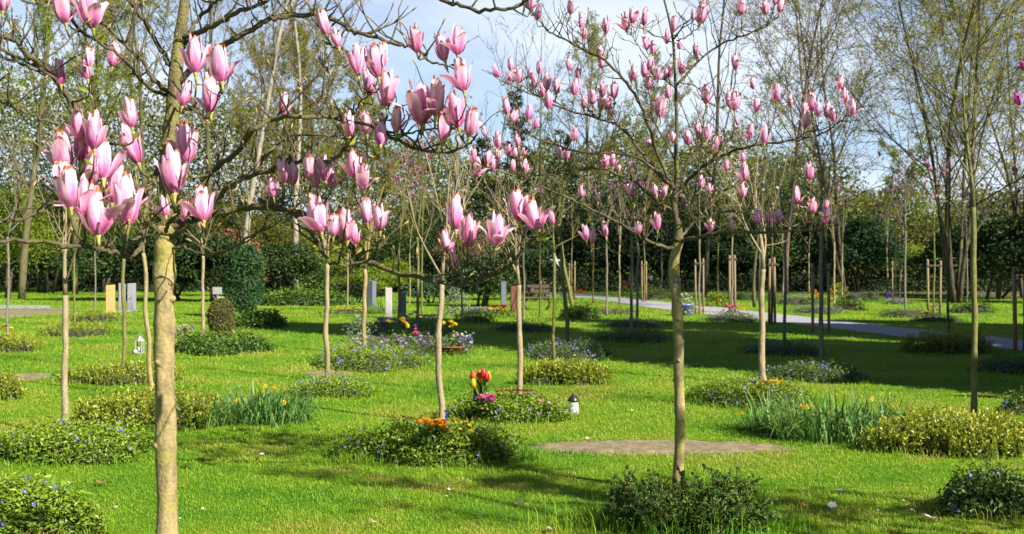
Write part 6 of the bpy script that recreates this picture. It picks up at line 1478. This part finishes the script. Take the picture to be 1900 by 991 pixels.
sh = [
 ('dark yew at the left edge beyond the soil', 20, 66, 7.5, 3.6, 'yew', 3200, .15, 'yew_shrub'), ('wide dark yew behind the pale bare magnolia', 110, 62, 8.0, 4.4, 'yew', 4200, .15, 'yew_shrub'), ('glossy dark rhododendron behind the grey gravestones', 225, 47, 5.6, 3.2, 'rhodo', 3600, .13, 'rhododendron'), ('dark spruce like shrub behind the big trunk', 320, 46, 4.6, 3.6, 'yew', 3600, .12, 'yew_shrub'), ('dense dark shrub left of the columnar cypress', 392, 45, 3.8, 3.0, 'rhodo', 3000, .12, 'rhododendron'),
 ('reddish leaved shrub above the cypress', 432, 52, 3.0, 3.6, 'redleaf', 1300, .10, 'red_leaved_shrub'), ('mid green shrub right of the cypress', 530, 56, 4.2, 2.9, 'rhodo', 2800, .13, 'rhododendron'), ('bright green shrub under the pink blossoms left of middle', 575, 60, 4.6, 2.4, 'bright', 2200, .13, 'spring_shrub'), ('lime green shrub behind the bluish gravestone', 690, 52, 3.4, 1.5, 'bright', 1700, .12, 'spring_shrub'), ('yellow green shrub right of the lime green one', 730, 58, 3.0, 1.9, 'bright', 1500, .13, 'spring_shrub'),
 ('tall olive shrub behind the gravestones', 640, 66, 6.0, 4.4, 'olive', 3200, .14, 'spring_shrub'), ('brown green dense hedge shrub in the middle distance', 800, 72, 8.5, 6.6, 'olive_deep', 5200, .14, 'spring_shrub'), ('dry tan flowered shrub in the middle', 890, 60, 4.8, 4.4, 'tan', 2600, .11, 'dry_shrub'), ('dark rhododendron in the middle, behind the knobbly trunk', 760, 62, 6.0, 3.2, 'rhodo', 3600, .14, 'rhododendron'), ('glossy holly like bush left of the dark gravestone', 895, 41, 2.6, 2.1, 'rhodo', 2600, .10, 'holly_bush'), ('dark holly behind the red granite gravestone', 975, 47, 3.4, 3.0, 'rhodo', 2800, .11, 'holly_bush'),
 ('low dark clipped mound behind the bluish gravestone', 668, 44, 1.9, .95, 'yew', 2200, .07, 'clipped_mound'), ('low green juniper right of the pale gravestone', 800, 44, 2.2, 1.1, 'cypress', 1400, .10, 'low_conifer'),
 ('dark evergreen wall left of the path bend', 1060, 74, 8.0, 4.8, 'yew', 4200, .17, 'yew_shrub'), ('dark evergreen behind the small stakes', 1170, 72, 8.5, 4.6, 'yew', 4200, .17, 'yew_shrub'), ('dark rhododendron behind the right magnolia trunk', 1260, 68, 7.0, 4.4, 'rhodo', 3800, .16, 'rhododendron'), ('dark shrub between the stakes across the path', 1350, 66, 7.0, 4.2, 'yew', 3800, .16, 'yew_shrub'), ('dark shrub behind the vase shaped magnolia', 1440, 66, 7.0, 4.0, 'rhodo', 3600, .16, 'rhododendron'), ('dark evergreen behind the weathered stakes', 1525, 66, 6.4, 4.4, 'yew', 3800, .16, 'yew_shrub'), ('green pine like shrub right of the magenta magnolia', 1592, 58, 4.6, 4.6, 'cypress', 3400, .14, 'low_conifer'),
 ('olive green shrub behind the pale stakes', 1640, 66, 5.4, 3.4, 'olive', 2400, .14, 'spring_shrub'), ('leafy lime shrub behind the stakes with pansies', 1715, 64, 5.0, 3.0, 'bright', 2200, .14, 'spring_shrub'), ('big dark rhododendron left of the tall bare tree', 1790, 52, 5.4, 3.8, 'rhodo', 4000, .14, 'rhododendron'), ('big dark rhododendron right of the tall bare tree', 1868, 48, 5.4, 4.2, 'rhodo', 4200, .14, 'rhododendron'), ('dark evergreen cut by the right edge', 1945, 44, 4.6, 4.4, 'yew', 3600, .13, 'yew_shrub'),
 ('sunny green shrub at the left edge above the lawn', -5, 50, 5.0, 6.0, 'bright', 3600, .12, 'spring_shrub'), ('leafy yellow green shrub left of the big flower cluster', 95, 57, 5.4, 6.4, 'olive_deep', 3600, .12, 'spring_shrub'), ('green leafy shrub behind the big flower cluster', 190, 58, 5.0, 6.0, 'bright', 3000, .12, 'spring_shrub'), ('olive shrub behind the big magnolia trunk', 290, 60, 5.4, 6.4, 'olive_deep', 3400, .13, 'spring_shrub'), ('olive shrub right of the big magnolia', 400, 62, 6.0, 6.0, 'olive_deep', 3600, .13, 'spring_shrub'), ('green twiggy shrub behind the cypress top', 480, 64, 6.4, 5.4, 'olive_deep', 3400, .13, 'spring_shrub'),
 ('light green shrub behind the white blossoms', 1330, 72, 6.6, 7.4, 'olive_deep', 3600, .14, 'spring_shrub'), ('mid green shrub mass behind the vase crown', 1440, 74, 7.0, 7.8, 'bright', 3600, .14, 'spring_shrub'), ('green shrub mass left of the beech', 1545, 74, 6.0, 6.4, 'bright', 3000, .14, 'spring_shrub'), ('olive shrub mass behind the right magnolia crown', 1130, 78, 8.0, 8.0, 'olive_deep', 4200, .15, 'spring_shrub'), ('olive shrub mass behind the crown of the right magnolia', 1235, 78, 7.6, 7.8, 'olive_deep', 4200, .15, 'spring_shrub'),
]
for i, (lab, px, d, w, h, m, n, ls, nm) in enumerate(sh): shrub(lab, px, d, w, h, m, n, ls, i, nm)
shrub('dark green columnar cypress', 453, 33.5, 1.25, 2.15, 'cypress', 5200, .055, 71, 'columnar_cypress', shape='column', K=34)
def topiary(px, py, wpx, hpx, label):
    d = depth_of(py); c = ground(px, py); s = d / F; a, h = wpx / 2 * s, hpx * s; rng = np.random.default_rng(3); n = 4200
    root = thing('clipped_bush', label, 'shrub', c); t = rng.random(n); az = rng.uniform(0, 6.28, n)
    prof = np.sqrt(np.clip(1 - np.abs(2 * np.clip(t, .25, 1) - 1.0) ** 2.4, 0, 1)) * np.where(t < .25, .86 + .5 * t, 1)
    rr = a * prof * rng.uniform(.93, 1.03, n); P = np.stack([c[0] + rr * np.cos(az), c[1] + a + rr * np.sin(az), h * t], -1)
    dv = norm(np.stack([np.cos(az) * prof, np.sin(az) * prof, (t - .4) * 1.6], -1)); mb = MB()
    leaves(mb, P, norm(dv * .8 + .7 * rng.normal(size=P.shape)), norm(dv + .4 * rng.normal(size=P.shape)), rng.uniform(.03, .055, n), rng.uniform(.018, .03, n), rng.random(n))
    o = mb.build('foliage', M['topiary'], root, smooth=False); o['kind'] = 'stuff'
    mb = MB(); tt = np.linspace(.02, 1, 10); lathe(mb, np.stack([a * .86 * np.sqrt(np.clip(1 - np.abs(2 * np.clip(tt, .25, .99) - 1) ** 2.4, 0, 1)), h * .95 * tt], -1), (c[0], c[1] + a, 0), 16); mb.build('twiggy_core', M['mulch'], root)
topiary(405, 622, 47, 66, 'round clipped brownish green bush in front of the cypress')

# dark pines in the middle and beyond the right magnolia crown
def pine(label, px, d, h, w, seed, mat='yew', n=4200, ls=.16, group='conifers behind the lawn'):
    rng = np.random.default_rng(seed); base = np.array([(px - CX) / F * d, d, 0.0]); root = thing('pine_tree', label, 'tree', base, group)
    P = branch_path(rng, base, [0, 0, 1], h, 8, .02, .05); mb = MB(); tube(mb, P, np.linspace(.028 * h * .6, .02, len(P)), 8); mb.build('trunk', M['bark_dark'], root)
    spec = {1: dict(n=int(h * 4.5), t0=.12, t1=.98, ang=84, angtop=.25, abs=w / 2, taper=.82, rk=.3, rt=.3, seg=4, wob=.06, trop=-.03), 2: dict(n=7, t0=.15, ang=48, len=.42, taper=.5, rk=.5, rt=.4, seg=3, wob=.08, trop=-.04, rmin=.012)}
    g = grow(rng, [(P, .02 * h, .02)], spec); mb = MB(); wood(mb, g[1], 4); wood(mb, g[2], 3); mb.build('limbs', M['bark_dark'], root)
    L = MB(); Q, D = along(rng, g[2] + g[1], n, .15); Q = Q + rng.normal(size=Q.shape) * [ls * .5, ls * .5, ls * .35]
    leaves(L, Q, norm(D + rng.normal(size=Q.shape) * .6 + [0, 0, -.2]), norm(np.array([0, 0, 1.0]) + .7 * rng.normal(size=Q.shape)), ls * rng.uniform(.7, 1.5, n), ls * rng.uniform(.35, .6, n), rng.random(n))
    o = L.build('foliage', M[mat], root, smooth=False); o['kind'] = 'stuff'
pine('dark pine in the middle sky gap', 965, 70, 11.8, 4.4, 1, n=3600, ls=.2)
pine('shorter dark pine left of the middle pine', 905, 74, 9.4, 4.4, 2, n=3200, ls=.2)
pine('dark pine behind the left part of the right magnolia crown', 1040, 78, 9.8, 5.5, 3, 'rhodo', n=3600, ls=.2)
# evergreens standing outside the view on the right: they throw the long shade over the middle of the lawn
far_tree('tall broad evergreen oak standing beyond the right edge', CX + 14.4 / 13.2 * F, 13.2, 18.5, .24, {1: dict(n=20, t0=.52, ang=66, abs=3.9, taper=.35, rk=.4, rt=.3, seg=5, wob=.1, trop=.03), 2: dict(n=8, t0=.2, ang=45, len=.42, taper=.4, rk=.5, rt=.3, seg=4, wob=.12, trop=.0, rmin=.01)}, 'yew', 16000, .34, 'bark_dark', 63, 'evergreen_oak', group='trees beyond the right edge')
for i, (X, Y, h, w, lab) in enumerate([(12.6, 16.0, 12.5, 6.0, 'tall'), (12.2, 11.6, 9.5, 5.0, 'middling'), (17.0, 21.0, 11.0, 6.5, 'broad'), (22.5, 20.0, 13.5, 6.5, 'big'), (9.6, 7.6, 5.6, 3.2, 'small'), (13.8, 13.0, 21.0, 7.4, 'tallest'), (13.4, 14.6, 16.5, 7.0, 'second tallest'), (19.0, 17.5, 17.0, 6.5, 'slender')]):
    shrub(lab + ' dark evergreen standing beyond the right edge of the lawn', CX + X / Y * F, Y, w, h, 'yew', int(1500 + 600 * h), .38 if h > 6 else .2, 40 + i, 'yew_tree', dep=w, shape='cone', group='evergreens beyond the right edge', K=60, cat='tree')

far_tree('leafing tree standing just outside the view at the near right, dappling the grass', CX + 4.4 / 3.7 * F, 3.7, 7.4, .055, {1: dict(n=13, t0=.45, ang=58, abs=1.5, taper=.4, rk=.5, rt=.2, seg=5, wob=.1, trop=.04), 2: dict(n=6, t0=.2, ang=45, len=.45, taper=.4, rk=.5, rt=.3, seg=4, wob=.12, trop=.02, rmin=.004), 3: dict(n=4, t0=.2, ang=45, len=.45, taper=.4, rk=.6, rt=.4, seg=3, wob=.12, trop=.0, rmin=.003)}, 'bright', 1500, .075, 'bark_olive', 61, 'leafing_tree', group='trees beyond the right edge')
far_tree('second leafing tree outside the view at the right, dappling the grass', CX + 6.0 / 5.0 * F, 5.0, 5.2, .05, {1: dict(n=13, t0=.35, ang=60, abs=1.3, taper=.4, rk=.5, rt=.2, seg=5, wob=.1, trop=.04), 2: dict(n=6, t0=.2, ang=45, len=.45, taper=.4, rk=.5, rt=.3, seg=4, wob=.12, trop=.02, rmin=.004), 3: dict(n=4, t0=.2, ang=45, len=.45, taper=.4, rk=.6, rt=.4, seg=3, wob=.12, trop=.0, rmin=.003)}, 'bright', 3200, .085, 'bark_olive', 62, 'leafing_tree', group='trees beyond the right edge')

# the wood beyond everything: one mass of leafy crowns
rng = np.random.default_rng(123); mb = MB(); n = 190000
X = rng.uniform(-56, 62, n); Y = rng.uniform(84, 100, n)
pxs = CX + X / 86 * F
prof = np.interp(pxs, [-400, 0, 300, 520, 700, 860, 960, 1080, 1300, 1450, 1560, 1660, 1760, 2300], [15.5, 15.0, 14.0, 13.0, 11.6, 9.4, 9.0, 10.8, 10.6, 10.0, 8.4, 6.6, 5.6, 6.0]) + .9 * np.sin(X * .9) + .6 * np.sin(X * 2.3 + 1)
Z = prof * rng.random(n) ** .75; P = np.stack([X, Y, Z], -1)
tone = .5 + .5 * np.sin(X * 1.1 + Z * .9) * np.sin(Y * .7 + Z)
leaves(mb, P, rand_dirs(rng, n), norm(rng.normal(size=P.shape) + [0, -.5, .8]), rng.uniform(.18, .38, n), rng.uniform(.11, .22, n), np.clip(.55 * tone + .45 * rng.random(n), 0, 1))
o = mb.build('distant_wood', M['olive_deep'], None, smooth=False); tag(o, kind='stuff')
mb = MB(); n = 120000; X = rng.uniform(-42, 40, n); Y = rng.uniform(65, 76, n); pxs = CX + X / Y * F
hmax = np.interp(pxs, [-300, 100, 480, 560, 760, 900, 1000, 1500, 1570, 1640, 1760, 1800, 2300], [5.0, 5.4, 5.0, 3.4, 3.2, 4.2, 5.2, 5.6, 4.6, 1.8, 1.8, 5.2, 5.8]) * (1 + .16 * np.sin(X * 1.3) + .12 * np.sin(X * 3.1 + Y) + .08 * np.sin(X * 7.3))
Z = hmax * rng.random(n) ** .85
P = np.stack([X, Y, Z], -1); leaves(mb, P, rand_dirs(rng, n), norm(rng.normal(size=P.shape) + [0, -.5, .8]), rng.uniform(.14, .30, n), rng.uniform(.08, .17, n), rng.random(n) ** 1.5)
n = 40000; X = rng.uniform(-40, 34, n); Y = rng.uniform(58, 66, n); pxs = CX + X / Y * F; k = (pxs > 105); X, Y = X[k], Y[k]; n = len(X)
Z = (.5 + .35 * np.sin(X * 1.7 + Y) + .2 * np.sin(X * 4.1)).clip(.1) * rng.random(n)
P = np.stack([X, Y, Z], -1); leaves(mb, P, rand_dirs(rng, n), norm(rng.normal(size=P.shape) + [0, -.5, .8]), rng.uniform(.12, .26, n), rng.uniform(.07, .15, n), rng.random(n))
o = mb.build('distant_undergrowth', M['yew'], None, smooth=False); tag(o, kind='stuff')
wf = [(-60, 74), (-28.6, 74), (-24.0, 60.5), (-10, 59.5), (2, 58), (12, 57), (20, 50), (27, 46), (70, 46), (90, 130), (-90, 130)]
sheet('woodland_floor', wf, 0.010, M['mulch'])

# ------------------------------------------------------------------ the grass
rng = np.random.default_rng(2024)
scene.cycles.diffuse_bounces = 3
def scatter(n, y0, y1):
    # even in the picture: density falls with the square of the distance
    Y = 1 / (1 / y0 + (1 / y1 - 1 / y0) * rng.random(n)); X = (rng.random(n) * 2 - 1) * (.46 * Y + .8)
    return X, Y
X, Y = scatter(430000, 6.2, 62.0)
keep = np.ones(len(X), bool)
for (cx, cy, a, b) in SOIL:
    q = ((X - cx) / a) ** 2 + ((Y - cy) / b) ** 2; keep &= (q > .93 + .13 * rng.normal(size=len(X))) | (rng.random(len(X)) < .02)
for (cx, cy, a, b, hh) in BEDS: keep &= ((X - cx) / (a * .9)) ** 2 + ((Y - cy) / (b * .9)) ** 2 > 1
dm = np.full(len(X), 9.0)
for k in range(len(PATH_C)): pass
for k in range(len(PATH_C) - 1):
    A, B = PATH_C[k], PATH_C[k + 1]; ab = B - A; t = np.clip(((X - A[0]) * ab[0] + (Y - A[1]) * ab[1]) / (ab @ ab), 0, 1)
    # inside test by the strip's own edges: distance across measured along the depth
    yu = pu_[k, 1] * (1 - t) + pu_[k + 1, 1] * t; yl = pl_[k, 1] * (1 - t) + pl_[k + 1, 1] * t; xx = A[0] + ab[0] * t
dist = np.full(len(X), 1e9); hw = np.ones(len(X))
for k in range(len(PATH_C) - 1):
    A, B = PATH_C[k], PATH_C[k + 1]; ab = B - A; t = np.clip(((X - A[0]) * ab[0] + (Y - A[1]) * ab[1]) / (ab @ ab), 0, 1)
    q = np.hypot(X - A[0] - ab[0] * t, Y - A[1] - ab[1] * t); tdir = ab / np.linalg.norm(ab)
    w = pu_[k] - pl_[k]; wn = abs(w[0] * -tdir[1] + w[1] * tdir[0]) / 2
    m = q < dist; dist[m] = q[m]; hw[m] = wn
keep &= dist > hw + .02
X, Y = X[keep], Y[keep]; n = len(X); f = Y / 7.0
mb = MB()
patch = .5 + .5 * np.sin(X * 1.7 + np.sin(Y * 1.1) * 2) * np.sin(Y * 1.3 + X * .6)
tuft = np.clip(.5 + .5 * np.sin(X * 5.1 + 2 * np.sin(Y * 3.3)) * np.sin(Y * 4.7 + 2 * np.sin(X * 2.9)), 0, 1)
hgt = (.014 + .010 * tuft + .007 * patch) * rng.uniform(.7, 1.4, n)
blades(mb, np.stack([X, Y, np.zeros(n)], -1), rng.uniform(0, 6.28, n), np.abs(rng.normal(.55, .35, n)), hgt * np.sqrt(f), .0034 * f * rng.uniform(.7, 1.3, n), np.clip(.15 + .35 * patch + .5 * rng.random(n) - .15 * tuft, 0, 1), bend=rng.uniform(.1, .9, n))
# taller unmown fringe round the beds and the trees
PX, PY, PH = [], [], []
for (cx, cy, a, b, hh) in BEDS:
    k = int(min(900, 260 * (a + b) * 14 / cy)); t = rng.uniform(0, 6.28, k); r = 1 + np.abs(rng.normal(0, .13, k)) + .0
    PX.append(cx + a * r * np.cos(t)); PY.append(cy + b * r * np.sin(t)); PH.append(rng.uniform(.05, .13, k))
for (px, py, k, sp, hh) in [(1262, 940, 260, .5, .20), (1262, 985, 400, .75, .22), (1110, 975, 260, .35, .16), (1420, 975, 240, .3, .16), (310, 1206, 0, .1, .1), (60, 935, 120, .25, .2), (975, 855, 90, .12, .16), (655, 862, 120, .2, .15)]:
    c = ground(px, py); PX.append(c[0] + rng.normal(size=k) * sp * .5); PY.append(c[1] + rng.normal(size=k) * sp * .35); PH.append(rng.uniform(.5, 1.2, k) * hh)
for (cx, cy, a, b) in SOIL:
    k = int(1500 * a * 8 / cy); t = rng.uniform(0, 6.28, k); r = .97 + rng.normal(0, .06, k); c_, s_ = np.cos(t), np.sin(t)
    PX.append(cx + a * r * np.sign(c_) * np.abs(c_) ** .7); PY.append(cy + b * r * np.sign(s_) * np.abs(s_) ** .7); PH.append(rng.uniform(.02, .055, k))
PX, PY, PH = np.concatenate(PX), np.concatenate(PY), np.concatenate(PH); n = len(PX)
blades(mb, np.stack([PX, PY, np.zeros(n)], -1), rng.uniform(0, 6.28, n), np.abs(rng.normal(.3, .25, n)), PH, .0048 * np.maximum(1, PY / 9), np.clip(.1 + .5 * rng.random(n), 0, 1), bend=rng.uniform(.2, 1.0, n))
o = mb.build('grass', M['grass'], None, smooth=False); tag(o, kind='stuff')

# names: parts keep the plain kind name with Blender's own suffix
scene.cycles.max_bounces = 8; scene.cycles.transparent_max_bounces = 8
try:
    scene.cycles.use_denoising = True
    scene.cycles.use_adaptive_sampling = True
except Exception: pass
